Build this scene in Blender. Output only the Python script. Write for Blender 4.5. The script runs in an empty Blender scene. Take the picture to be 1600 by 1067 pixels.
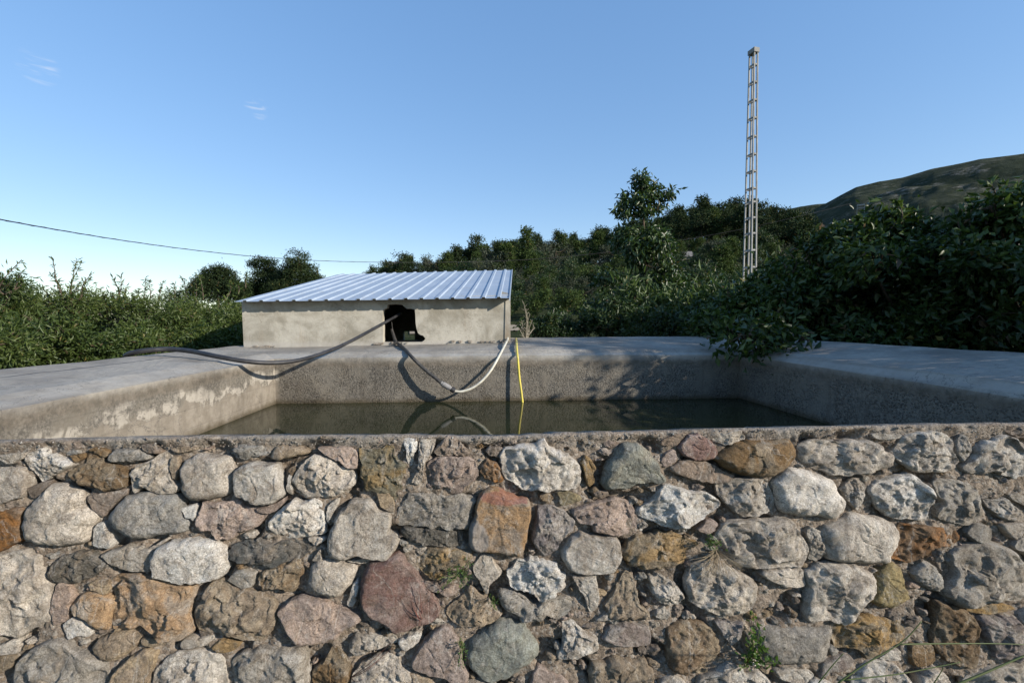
import bpy, bmesh, math, random
import numpy as np
from mathutils import Vector, noise, geometry

R_ = math.radians
sc = bpy.context.scene
rng = np.random.default_rng(7)
random.seed(7)

# ------------------------------------------------------------------ camera
F = 711.0                                   # focal length in photo pixels (1600 wide)
EYE = Vector((0, 0, 1.6))
YAW, PITCH = math.atan(50 / F), math.atan(30.5 / F)
cam_d = bpy.data.cameras.new("camera")
cam = bpy.data.objects.new("camera", cam_d)
sc.collection.objects.link(cam)
cam_d.sensor_width = 36
cam_d.lens = 36 * F / 1600
cam_d.clip_start = 0.05
cam_d.clip_end = 20000
cam.location = EYE
cam.rotation_euler = (math.pi / 2 - PITCH, 0, -YAW)
sc.camera = cam
sc.render.resolution_x, sc.render.resolution_y = 1024, 682

# ------------------------------------------------------------------ sky and sun
SUN_AZ, SUN_EL = 58.0, 22.0                 # azimuth: degrees to the right of straight behind the camera
w = bpy.data.worlds.new("World"); sc.world = w
w.use_nodes = True
nt = w.node_tree; nt.nodes.clear()
sky = nt.nodes.new('ShaderNodeTexSky'); sky.sky_type = 'NISHITA'
sky.sun_disc = False
sky.sun_elevation = R_(SUN_EL)
sky.sun_rotation = R_(180 - SUN_AZ)
sky.altitude = 300; sky.air_density = 1.0; sky.dust_density = 0.15; sky.ozone_density = 2.2
bg = nt.nodes.new('ShaderNodeBackground'); bg.inputs['Strength'].default_value = 0.12
wo = nt.nodes.new('ShaderNodeOutputWorld')
tc = nt.nodes.new('ShaderNodeTexCoord')
def wisp(px, py, half, seed, stretch, amount, prev):
    """a thin cirrus wisp: a place on the sky, given as a world direction"""
    d = ray(px, py).normalized()
    dot = nt.nodes.new('ShaderNodeVectorMath'); dot.operation = 'DOT_PRODUCT'
    nt.links.new(tc.outputs['Generated'], dot.inputs[0]); dot.inputs[1].default_value = d
    mr = nt.nodes.new('ShaderNodeMapRange'); mr.interpolation_type = 'SMOOTHSTEP'
    mr.inputs[1].default_value = math.cos(half); mr.inputs[2].default_value = math.cos(half * .15)
    nt.links.new(dot.outputs['Value'], mr.inputs[0])
    mp = nt.nodes.new('ShaderNodeMapping'); mp.inputs['Scale'].default_value = stretch
    mp.inputs['Rotation'].default_value = (0, R_(-16), 0)
    nt.links.new(tc.outputs['Generated'], mp.inputs[0])
    n = nt.nodes.new('ShaderNodeTexNoise'); n.noise_dimensions = '4D'; n.inputs['W'].default_value = seed
    n.inputs['Scale'].default_value = 22; n.inputs['Detail'].default_value = 6; n.inputs['Distortion'].default_value = .8
    nt.links.new(mp.outputs[0], n.inputs['Vector'])
    m2 = nt.nodes.new('ShaderNodeMapRange'); m2.interpolation_type = 'SMOOTHSTEP'
    m2.inputs[1].default_value = .46; m2.inputs[2].default_value = .78
    nt.links.new(n.outputs['Fac'], m2.inputs[0])
    mu = nt.nodes.new('ShaderNodeMath'); mu.operation = 'MULTIPLY'
    nt.links.new(mr.outputs[0], mu.inputs[0]); nt.links.new(m2.outputs[0], mu.inputs[1])
    mu2 = nt.nodes.new('ShaderNodeMath'); mu2.operation = 'MULTIPLY'; mu2.inputs[1].default_value = amount
    nt.links.new(mu.outputs[0], mu2.inputs[0])
    mix = nt.nodes.new('ShaderNodeMix'); mix.data_type = 'RGBA'
    nt.links.new(mu2.outputs[0], mix.inputs[0]); nt.links.new(prev, mix.inputs[6])
    mix.inputs[7].default_value = (4.8, 5.1, 5.6, 1)
    return mix.outputs[2]
def ray(px, py):
    """direction from the eye through a pixel of the photograph (1600 x 1067)"""
    x, y = (px - 800) / F, (533.5 - py) / F
    f = Vector((math.sin(YAW) * math.cos(PITCH), math.cos(YAW) * math.cos(PITCH), -math.sin(PITCH)))
    r = Vector((math.cos(YAW), -math.sin(YAW), 0))
    return f + r * x + r.cross(f) * y
SKY_TINT = (1.0, 1.0, 1.0, 1)
hs = nt.nodes.new('ShaderNodeHueSaturation'); hs.inputs['Saturation'].default_value = 1.78; hs.inputs['Value'].default_value = 2.6; hs.inputs['Hue'].default_value = .511
gm = nt.nodes.new('ShaderNodeGamma'); gm.inputs['Gamma'].default_value = .46
nt.links.new(sky.outputs[0], gm.inputs['Color']); nt.links.new(gm.outputs[0], hs.inputs['Color'])
o_ = wisp(58, 106, .027, 3.1, (1.2, 1.2, 6.5), .5, hs.outputs[0])
o_ = wisp(401, 172, .022, 8.4, (1.5, 1.5, 5.5), .55, o_)
nt.links.new(o_, bg.inputs['Color']); nt.links.new(bg.outputs[0], wo.inputs['Surface'])

sd = bpy.data.lights.new("sun", 'SUN'); sd.energy = 4.8; sd.angle = R_(.55); sd.color = (1, .915, .80)
sun = bpy.data.objects.new("sun", sd); sc.collection.objects.link(sun)
SUNV = Vector((math.sin(R_(SUN_AZ)) * math.cos(R_(SUN_EL)), -math.cos(R_(SUN_AZ)) * math.cos(R_(SUN_EL)), math.sin(R_(SUN_EL))))
sun.rotation_euler = SUNV.to_track_quat('Z', 'Y').to_euler()
sc.view_settings.view_transform = 'Standard'; sc.view_settings.look = 'None'
sc.view_settings.gamma = 1; sc.view_settings.exposure = 0.55

# ------------------------------------------------------------------ helpers
def at_y(px, py, Y):                      # pixel -> point on the vertical plane y = Y
    d = ray(px, py); return EYE + d * (Y / d.y)
def at_r(px, py, r):                      # pixel -> point at horizontal distance r
    d = ray(px, py); return EYE + d * (r / math.hypot(d.x, d.y))
def at_d(px, py, dep):                    # pixel -> point at camera depth dep
    return EYE + ray(px, py) * dep
def at_z(px, py, z):
    d = ray(px, py); return EYE + d * ((z - EYE.z) / d.z)

def link(o, parent=None):
    sc.collection.objects.link(o)
    if parent is not None:
        o.parent = parent
        if parent.get('_world'):
            o.location = -Vector(parent['_world'])
    return o
def thing(name, loc, label, cat, group=None):
    """an Empty at the base of a thing; its parts are modelled in world coordinates"""
    o = bpy.data.objects.new(name, None); sc.collection.objects.link(o)
    o.empty_display_size = .2
    o.location = loc; o['_world'] = list(loc)
    o['label'] = label; o['category'] = cat
    if group: o['group'] = group
    return o
def tag(o, label=None, cat=None, group=None, kind=None):
    if label: o['label'] = label
    if cat: o['category'] = cat
    if group: o['group'] = group
    if kind: o['kind'] = kind
    return o
def mesh_obj(name, V, Fc, mat, parent=None, smooth=False, attrs=None):
    me = bpy.data.meshes.new(name)
    if isinstance(V, np.ndarray): 
        V = V.reshape(-1, 3); Fc = np.asarray(Fc)
        k = Fc.shape[1]
        me.vertices.add(len(V)); me.vertices.foreach_set('co', V.astype(np.float32).ravel())
        me.loops.add(Fc.size); me.loops.foreach_set('vertex_index', Fc.astype(np.int32).ravel())
        me.polygons.add(len(Fc)); me.polygons.foreach_set('loop_start', np.arange(0, Fc.size, k, dtype=np.int32))
        me.update(calc_edges=True)
        me.validate()
    else:
        me.from_pydata([tuple(v) for v in V], [], [tuple(f) for f in Fc])
        me.update()
    if smooth: me.polygons.foreach_set('use_smooth', [True] * len(me.polygons))
    if attrs:
        for an, arr in attrs.items():
            a = me.attributes.new(an, 'FLOAT_COLOR', 'POINT')
            a.data.foreach_set('color', np.asarray(arr, dtype=np.float32).ravel())
    me.materials.append(mat)
    o = bpy.data.objects.new(name, me)
    return link(o, parent)
def fix_normals(o):
    bm = bmesh.new(); bm.from_mesh(o.data); bmesh.ops.recalc_face_normals(bm, faces=bm.faces); bm.to_mesh(o.data); bm.free()
    return o
class MB:
    def __init__(s): s.v = []; s.f = []
    def add(s, vs, fs):
        b = len(s.v); s.v += [Vector(v) for v in vs]; s.f += [[i + b for i in f] for f in fs]
    def box8(s, p):                        # 4 bottom + 4 top points
        s.add(p, [(0, 3, 2, 1), (4, 5, 6, 7), (0, 1, 5, 4), (1, 2, 6, 5), (2, 3, 7, 6), (3, 0, 4, 7)])
    def box(s, x0, y0, z0, x1, y1, z1):
        s.box8([(x0, y0, z0), (x1, y0, z0), (x1, y1, z0), (x0, y1, z0), (x0, y0, z1), (x1, y0, z1), (x1, y1, z1), (x0, y1, z1)])
    def tube(s, pts, rad, n=8, cap=True):
        pts = [Vector(p) for p in pts]
        rr = rad if isinstance(rad, (list, tuple)) else [rad] * len(pts)
        rings = []; up = Vector((0.13, .21, 1)).normalized()
        for i, p in enumerate(pts):
            t = (pts[min(i + 1, len(pts) - 1)] - pts[max(i - 1, 0)])
            t = t.normalized() if t.length > 1e-9 else Vector((0, 0, 1))
            a = t.cross(up)
            if a.length < .05: a = t.cross(Vector((1, 0, 0)))
            a.normalize(); b = t.cross(a)
            rings.append([p + (a * math.cos(2 * math.pi * k / n) + b * math.sin(2 * math.pi * k / n)) * rr[i] for k in range(n)])
        vs = [v for r in rings for v in r]; fs = []
        for i in range(len(pts) - 1):
            for k in range(n):
                k2 = (k + 1) % n
                fs.append((i * n + k, i * n + k2, (i + 1) * n + k2, (i + 1) * n + k))
        if cap:
            fs.append(tuple(range(n))[::-1]); fs.append(tuple((len(pts) - 1) * n + k for k in range(n)))
        s.add(vs, fs)
    def bar(s, p, q, wx, wy=None):         # straight rectangular bar between two points
        wy = wy or wx; p, q = Vector(p), Vector(q); t = (q - p).normalized()
        a = t.cross(Vector((0, 0, 1)));
        if a.length < .1: a = Vector((1, 0, 0))
        a.normalize(); b = t.cross(a); a, b = a * wx / 2, b * wy / 2
        s.box8([p - a - b, p + a - b, p + a + b, p - a + b, q - a - b, q + a - b, q + a + b, q - a + b])
    def build(s, name, mat, parent=None, smooth=False):
        return fix_normals(mesh_obj(name, s.v, s.f, mat, parent, smooth))
def spline(pts, sub=6):
    P = [Vector(p) for p in pts]; out = []
    for i in range(len(P) - 1):
        p0, p1, p2, p3 = P[max(i - 1, 0)], P[i], P[i + 1], P[min(i + 2, len(P) - 1)]
        for k in range(sub):
            t = k / sub
            out.append(.5 * ((2 * p1) + (p2 - p0) * t + (2 * p0 - 5 * p1 + 4 * p2 - p3) * t * t + (3 * p1 - p0 - 3 * p2 + p3) * t ** 3))
    out.append(P[-1]); return out
def interp(x, tab):
    if x <= tab[0][0]: return tab[0][1]
    for (a, b), (c, d) in zip(tab, tab[1:]):
        if x <= c: return b + (d - b) * (x - a) / (c - a)
    return tab[-1][1]
def smooth01(t): t = min(1, max(0, t)); return t * t * (3 - 2 * t)

# ------------------------------------------------------------------ face of the front wall
WO = Vector((0, 1.405, 1.256)); WD = Vector((0, -.105, -1.256)).normalized(); WN = Vector((0, -1.256, .105)).normalized()
def wall_ab(px, py):
    d = ray(px, py); t = (WO - EYE).dot(WN) / d.dot(WN); p = EYE + d * t
    return p.x, (p - WO).dot(WD)
def wall_pt(a, b, h=0.0): return WO + Vector((1, 0, 0)) * a + WD * b + WN * h

# ------------------------------------------------------------------ materials
class NT:
    def __init__(s, name):
        s.m = bpy.data.materials.new(name); s.m.use_nodes = True; s.t = s.m.node_tree; s.n = s.t.nodes
        s.b = s.n['Principled BSDF']; s.out = s.n['Material Output']
        s.tc = s.n.new('ShaderNodeTexCoord'); s.P = s.tc.outputs['Object']
    def set(s, rough=.8, spec=.3, metal=0):
        s.b.inputs['Roughness'].default_value = rough; s.b.inputs['Specular IOR Level'].default_value = spec
        s.b.inputs['Metallic'].default_value = metal
    def lk(s, a, b): s.t.links.new(a, b)
    def noise(s, scale, detail=5, rough=.6, dist=0, vec=None, stretch=None, w=None):
        v = vec or s.P
        if stretch:
            mp = s.n.new('ShaderNodeMapping'); mp.inputs['Scale'].default_value = stretch; s.lk(v, mp.inputs[0]); v = mp.outputs[0]
        n = s.n.new('ShaderNodeTexNoise'); n.inputs['Scale'].default_value = scale; n.inputs['Detail'].default_value = detail
        n.inputs['Roughness'].default_value = rough; n.inputs['Distortion'].default_value = dist
        if w is not None: n.noise_dimensions = '4D'; n.inputs['W'].default_value = w
        s.lk(v, n.inputs['Vector']); return n.outputs['Fac']
    def voro(s, scale, feature='F1', out='Distance', vec=None):
        n = s.n.new('ShaderNodeTexVoronoi'); n.feature = feature; n.inputs['Scale'].default_value = scale
        s.lk(vec or s.P, n.inputs['Vector']); return n.outputs[out]
    def ramp(s, fac, a, b, lo=0, hi=1, smooth=True):
        m = s.n.new('ShaderNodeMapRange'); m.interpolation_type = 'SMOOTHSTEP' if smooth else 'LINEAR'
        for i, v in ((1, a), (2, b), (3, lo), (4, hi)): m.inputs[i].default_value = v
        s.lk(fac, m.inputs[0]); return m.outputs[0]
    def mix(s, fac, a, b, mode='MIX'):
        m = s.n.new('ShaderNodeMix'); m.data_type = 'RGBA'; m.blend_type = mode
        for sock, v in ((m.inputs[0], fac), (m.inputs[6], a), (m.inputs[7], b)):
            if isinstance(v, (int, float)): sock.default_value = v
            elif isinstance(v, (tuple, list)): sock.default_value = (*v[:3], 1)
            else: s.lk(v, sock)
        return m.outputs[2]
    def math(s, op, a, b=0.0, c=None):
        m = s.n.new('ShaderNodeMath'); m.operation = op
        for i, v in enumerate([a, b] + ([c] if c is not None else [])):
            if isinstance(v, (int, float)): m.inputs[i].default_value = v
            else: s.lk(v, m.inputs[i])
        return m.outputs[0]
    def sep(s, vec=None):
        m = s.n.new('ShaderNodeSeparateXYZ'); s.lk(vec or s.P, m.inputs[0]); return m.outputs
    def attr(s, name):
        a = s.n.new('ShaderNodeAttribute'); a.attribute_name = name; return a
    def color(s, c):
        if isinstance(c, (tuple, list)): s.b.inputs['Base Color'].default_value = (*c[:3], 1)
        else: s.lk(c, s.b.inputs['Base Color'])
    def bump(s, h, strength=.5, dist=.01, prev=None):
        b = s.n.new('ShaderNodeBump'); b.inputs['Strength'].default_value = strength; b.inputs['Distance'].default_value = dist
        s.lk(h, b.inputs['Height'])
        if prev is not None: s.lk(prev, b.inputs['Normal'])
        s.lk(b.outputs[0], s.b.inputs['Normal']); return b.outputs[0]

def mat_stone():
    m = NT('rock'); m.set(.9, .2)
    c1, c2 = m.attr('Col').outputs['Color'], m.attr('Colb').outputs['Color']
    big = m.noise(9, 5, .62, 1.2); c = m.mix(m.ramp(big, .44, .58), c1, c2)
    st = m.noise(30, 8, .74, .8); c = m.mix(m.ramp(st, .42, .66, .0, .75), c, m.mix(1.0, c, (.62, .58, .53), 'MULTIPLY'))
    pale = m.noise(17, 7, .7, 1.4, w=4.2); c = m.mix(m.ramp(pale, .54, .66, 0, .7), c, m.mix(.5, c, (.62, .58, .52)))
    warm = m.noise(8, 6, .7, .8, w=6.6); c = m.mix(m.ramp(warm, .56, .68, 0, .55), c, m.mix(.5, c, (.34, .23, .13)))
    lich = m.noise(48, 7, .78, .3, w=9.1); zone = m.ramp(m.noise(5, 3, w=2.5), .42, .6)
    c = m.mix(m.math('MULTIPLY', m.ramp(lich, .54, .64, 0, .6), zone), c, (.10, .095, .085))
    # fine cracks and veins: thin lines where two warped noises cross their middle value
    cr = m.math('ABSOLUTE', m.math('SUBTRACT', m.noise(14, 6, .62, 1.6, w=12.0), .5))
    crk = m.math('MULTIPLY', m.ramp(cr, .0, .012, 1, 0), m.ramp(m.noise(7, 3, w=7.7), .42, .56))
    c = m.mix(m.math('MULTIPLY', crk, .75), c, (.07, .06, .05))
    vn = m.math('ABSOLUTE', m.math('SUBTRACT', m.noise(6, 5, .5, .5, stretch=(1.5, 1, .5), w=22.0), .5))
    c = m.mix(m.ramp(vn, 0, .010, .4, 0), c, (.62, .58, .52))
    spk = m.noise(230, 4, .75); c = m.mix(m.ramp(spk, .35, .68, .0, 1, False), m.mix(1.0, c, (.60, .58, .55), 'MULTIPLY'), m.mix(1.0, c, (1.22, 1.22, 1.22), 'MULTIPLY'))
    X, Y, Z = m.sep()[:3]
    def spot(x, z, rx, rz):
        dx = m.math('DIVIDE', m.math('SUBTRACT', X, x), rx); dz = m.math('DIVIDE', m.math('SUBTRACT', Z, z), rz)
        d = m.math('ADD', m.math('ADD', m.math('MULTIPLY', dx, dx), m.math('MULTIPLY', dz, dz)), m.ramp(m.noise(30, 5, .7), 0, 1, -.6, .6))
        return m.ramp(d, .7, 1.1, 1, 0)
    (ax, ab), (ux, ub_), (gx, gb) = wall_ab(790, 772), wall_ab(608, 905), wall_ab(745, 835)
    za, zu, zg = wall_pt(ax, ab).z, wall_pt(ux, ub_).z, wall_pt(gx, gb).z
    c = m.mix(m.math('MULTIPLY', spot(ax, za, .085, .022), .45), c, (.36, .12, .11))
    c = m.mix(m.math('MULTIPLY', spot(gx, zg, .035, .055), .75), c, (.36, .33, .30))
    wv = m.noise(16, 5, .6, .6, stretch=(.55, 1, 2.6)); bands = m.ramp(m.math('ABSOLUTE', m.math('SUBTRACT', wv, .5)), .0, .03, 1, 0)
    c = m.mix(m.math('MULTIPLY', m.math('MULTIPLY', spot(ux, zu, .09, .07), bands), .55), c, (.16, .07, .06))
    m.color(c)
    b = m.bump(m.noise(38, 10, .76, .5), 1, .020)
    b = m.bump(m.ramp(cr, 0, .03, 0, 1), .5, .008, b)
    m.bump(m.noise(150, 6, .75), .8, .005, b)
    return m.m
def mat_mortar():
    m = NT('mortar'); m.set(.95, .15)
    c = m.mix(m.ramp(m.noise(9, 5, .65), .35, .65), (.23, .18, .135), (.36, .295, .23))
    c = m.mix(m.ramp(m.noise(60, 6, .7), .4, .65, 0, .8), c, (.14, .115, .09))
    cell = m.n.new('ShaderNodeTexVoronoi'); cell.inputs['Scale'].default_value = 120; m.lk(m.P, cell.inputs[0])
    c = m.mix(m.ramp(m.sep(cell.outputs['Color'])[0], .72, .8, 0, .6), c, (.42, .38, .33))
    z = m.sep()[2]
    edge = m.ramp(m.math('ADD', z, m.ramp(m.noise(14, 5), 0, 1, -.03, .03)), 1.205, 1.225)
    c = m.mix(m.math('MULTIPLY', edge, m.ramp(m.noise(5, 4, w=3.3), .4, .6, .1, .8)), c, (.30, .275, .24))
    m.color(c)
    b = m.bump(m.noise(70, 8, .75), 1, .016)
    m.bump(m.ramp(cell.outputs['Distance'], 0, .7, 1, 0), .6, .006, b)
    return m.m
def mat_concrete():
    m = NT('basin_concrete'); m.set(.92, .2)
    X, Y, Z = m.sep()[:3]
    base = m.mix(m.ramp(m.noise(2.2, 6, .6), .35, .65), (.22, .20, .17), (.335, .31, .265))
    base = m.mix(m.ramp(m.noise(26, 6, .7), .42, .7, 0, .55), base, (.19, .18, .165))
    # board-marked streaks along the top
    base = m.mix(m.ramp(m.noise(7, 5, .6, .2, stretch=(3.2, .25, 1)), .5, .7, 0, .4), base, (.20, .20, .20))
    wob = m.ramp(m.noise(3.0, 6, .6), 0, 1, -.14, .14)
    zz = m.math('ADD', Z, wob)
    # weathered inner face below the coping
    low = m.ramp(m.math('ADD', Z, m.ramp(m.noise(18, 4), 0, 1, -.02, .02)), 1.175, 1.235, 1, 0)
    wallc = m.mix(m.ramp(m.noise(55, 6, .75), .4, .62), (.075, .069, .058), (.205, .185, .152))
    wallc = m.mix(m.ramp(m.noise(3.5, 7, .7, .6), .42, .62, 0, .8), wallc, (.17, .15, .118))
    c = m.mix(m.math('MULTIPLY', low, .85), base, wallc)
    smooth = m.ramp(zz, 1.00, 1.04, 1, 0)                      # smoother tan skin on the lower left wall
    left = m.ramp(X, -1.99, -1.95, 1, 0)
    c = m.mix(m.math('MULTIPLY', m.math('MULTIPLY', smooth, left), .8), c, m.mix(m.ramp(m.noise(12, 5), .35, .65), (.22, .19, .15), (.30, .265, .215)))
    crust = m.math('MULTIPLY', m.ramp(zz, 1.01, 1.03), m.ramp(zz, 1.07, 1.13, 1, 0))
    crust = m.math('MULTIPLY', crust, m.ramp(m.noise(7, 6, .7, .5), .43, .52))
    c = m.mix(m.math('MULTIPLY', m.math('MULTIPLY', crust, left), .7), c, (.46, .42, .355))
    drip = m.math('MULTIPLY', m.ramp(m.noise(9, 6, .7, 0, stretch=(1, 1, .12)), .5, .7, 0, .6), low)
    c = m.mix(drip, c, (.12, .105, .085))
    brown = m.ramp(m.math('ADD', Z, m.ramp(m.noise(8, 4), 0, 1, -.03, .03)), .80, .865, 1, 0)
    c = m.mix(m.math('MULTIPLY', brown, .8), c, (.07, .055, .032))
    band = m.math('MULTIPLY', m.ramp(m.math('ADD', Z, m.ramp(m.noise(9, 5), 0, 1, -.03, .03)), 1.13, 1.17), low)
    c = m.mix(m.math('MULTIPLY', band, .6), c, m.mix(m.ramp(m.noise(14, 6, .7), .4, .6), (.10, .085, .065), (.19, .16, .125)))
    lip = m.math('MULTIPLY', m.ramp(Z, 1.272, 1.285, 1, 0), m.ramp(Z, 1.232, 1.245))
    c = m.mix(m.math('MULTIPLY', lip, m.ramp(m.noise(5, 5, w=8.0), .35, .6, .1, .55)), c, (.36, .35, .32))
    # open joint along the left coping, hairline cracks elsewhere
    jl = m.math('ABSOLUTE', m.math('ADD', m.math('ADD', X, 2.60), m.ramp(m.noise(3, 5), 0, 1, -.03, .03)))
    jm = m.math('MULTIPLY', m.ramp(jl, .010, .018, 1, 0), m.ramp(Y, 4.0, 4.3, 1, 0))
    c = m.mix(m.math('MULTIPLY', jm, .75), c, (.06, .06, .065))
    hc = m.math('ABSOLUTE', m.math('SUBTRACT', m.noise(1.3, 7, .6, .8, w=31.0), .5))
    c = m.mix(m.math('MULTIPLY', m.ramp(hc, 0, .0035, 1, 0), .6), c, (.08, .075, .07))
    board = m.math('ABSOLUTE', m.math('SUBTRACT', m.math('FRACT', m.math('MULTIPLY', Z, 7.5)), .5))
    c = m.mix(m.math('MULTIPLY', m.math('MULTIPLY', m.ramp(board, .0, .05, 1, 0), low), .25), c, (.09, .08, .07))
    blot = m.ramp(m.noise(1.1, 7, .68, .5, w=14.0), .52, .64, 0, .55); c = m.mix(blot, c, m.mix(1.0, c, (.62, .61, .60), 'MULTIPLY'))
    m.color(c)
    pit = m.voro(75); pitn = m.ramp(m.noise(6, 4), .35, .6)
    pm = m.math('MULTIPLY', m.math('MULTIPLY', m.ramp(pit, .15, .5, 1, 0), pitn), m.ramp(Z, 1.12, 1.2, 1, 0))
    pm = m.math('MULTIPLY', pm, m.ramp(X, -1.98, -1.9))
    b = m.bump(pm, 1, .012)
    b = m.bump(m.noise(60, 8, .75), .8, .008, b)
    m.bump(m.noise(9, 5, .6, 0, stretch=(1, .2, 1)), .5, .012, b)
    return m.m
def mat_render():
    m = NT('cement_render'); m.set(.92, .15)
    c = m.mix(m.ramp(m.noise(2.6, 6, .62, .5), .38, .64), (.25, .23, .185), (.42, .395, .335))
    c = m.mix(m.ramp(m.noise(16, 6, .7), .5, .75, 0, .5), c, (.25, .22, .17))
    c = m.mix(m.ramp(m.noise(4, 5, .6, 0, stretch=(1, 1, .15), w=2.0), .56, .72, 0, .55), c, (.24, .18, .12))
    z = m.sep()[2]
    c = m.mix(m.ramp(m.math('ADD', z, m.ramp(m.noise(12, 5), 0, 1, -.03, .03)), 1.33, 1.40, .55, 0), c, (.38, .36, .33))
    hc = m.math('ABSOLUTE', m.math('SUBTRACT', m.noise(1.8, 7, .6, .8, w=31.0), .5))
    c = m.mix(m.math('MULTIPLY', m.ramp(hc, 0, .004, 1, 0), .5), c, (.12, .10, .08))
    m.color(c)
    b = m.bump(m.noise(5, 5, .6, .3), .5, .02); m.bump(m.noise(80, 6, .7), .5, .004, b)
    return m.m
def mat_simple(name, c1, c2=None, scale=8, rough=.7, spec=.3, metal=0, bump=.3, bd=.004, bs=60):
    m = NT(name); m.set(rough, spec, metal)
    m.color(m.mix(m.ramp(m.noise(scale, 5, .65), .35, .65), c1, c2 or tuple(v * .75 for v in c1)))
    if bump: m.bump(m.noise(bs, 5, .65), bump, bd)
    return m.m
def mat_roof():
    m = NT('galvanised_sheet'); m.set(.6, .5, .3)
    c = m.mix(m.ramp(m.noise(1.6, 5, .6, .3), .35, .65), (.31, .375, .45), (.37, .435, .51))
    cell = m.n.new('ShaderNodeTexVoronoi'); cell.inputs['Scale'].default_value = 55; m.lk(m.P, cell.inputs[0])
    c = m.mix(m.ramp(m.sep(cell.outputs['Color'])[0], .1, .9, 0, .22), c, (.42, .46, .52))
    c = m.mix(m.ramp(m.noise(7, 6, .7, 0, stretch=(2.5, .35, 1)), .52, .75, 0, .6), c, (.27, .28, .29))
    m.color(c); m.lk(m.ramp(m.noise(5, 5), .3, .7, .5, .68), m.b.inputs['Roughness'])
    m.bump(m.noise(3, 3), .15, .01)
    return m.m
def mat_water():
    m = NT('pond_water'); m.set(.035, .5)
    m.b.inputs['IOR'].default_value = 1.27
    m.color(m.mix(m.ramp(m.noise(1.4, 4), .35, .65), (.013, .016, .006), (.021, .024, .009)))
    m.bump(m.noise(5, 3, .5), .035, .02)
    return m.m
def mat_leaf(name, a, b, c=None, rough=.45, spec=.35, trans=.3, sat_scale=.9):
    m = NT(name); m.set(rough, spec)
    geo = m.n.new('ShaderNodeNewGeometry')
    col = m.mix(m.ramp(geo.outputs['Random Per Island'], 0, 1, 0, 1, False), a, b)
    col = m.mix(m.ramp(m.noise(sat_scale, 3), .4, .65, 0, .8), col, c or b)
    ri = geo.outputs['Random Per Island']
    col = m.mix(m.math('GREATER_THAN', ri, .988), col, (.15, .13, .04)); col = m.mix(m.math('LESS_THAN', ri, .012), col, (.08, .055, .03))
    m.color(col)
    tr = m.n.new('ShaderNodeBsdfTranslucent'); m.lk(m.mix(1.0, col, (1.5, 1.6, .7), 'MULTIPLY'), tr.inputs[0])
    ms = m.n.new('ShaderNodeMixShader'); ms.inputs[0].default_value = trans
    m.lk(m.b.outputs[0], ms.inputs[1]); m.lk(tr.outputs[0], ms.inputs[2]); m.lk(ms.outputs[0], m.out.inputs['Surface'])
    return m.m
def mat_terrain():
    m = NT('hillside_soil'); m.set(1, .05)
    c = m.mix(m.ramp(m.noise(.12, 8, .7), .4, .62), (.026, .036, .014), (.055, .056, .028))
    c = m.mix(m.ramp(m.noise(1.2, 6, .7), .45, .7, 0, .8), c, (.03, .042, .016))
    m.color(c); m.bump(m.noise(.8, 8, .7), 1, .4); return m.m
def mat_mountain():
    m = NT('scrub_mountain'); m.set(1, .05)
    c = m.mix(m.ramp(m.noise(.006, 9, .68, .4), .4, .6), (.034, .043, .027), (.058, .064, .042))
    c = m.mix(m.ramp(m.noise(.05, 8, .75), .44, .62, 0, .9), c, (.022, .029, .014))
    rock = m.math('MULTIPLY', m.ramp(m.noise(.012, 8, .72, 0, stretch=(1, 1, 3.0), w=5.0), .54, .62), m.ramp(m.noise(.09, 6, .75), .42, .58))
    c = m.mix(m.math('MULTIPLY', rock, .9), c, (.20, .185, .16))
    m.color(c); m.bump(m.noise(.03, 9, .72), 1, 12); return m.m

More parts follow.
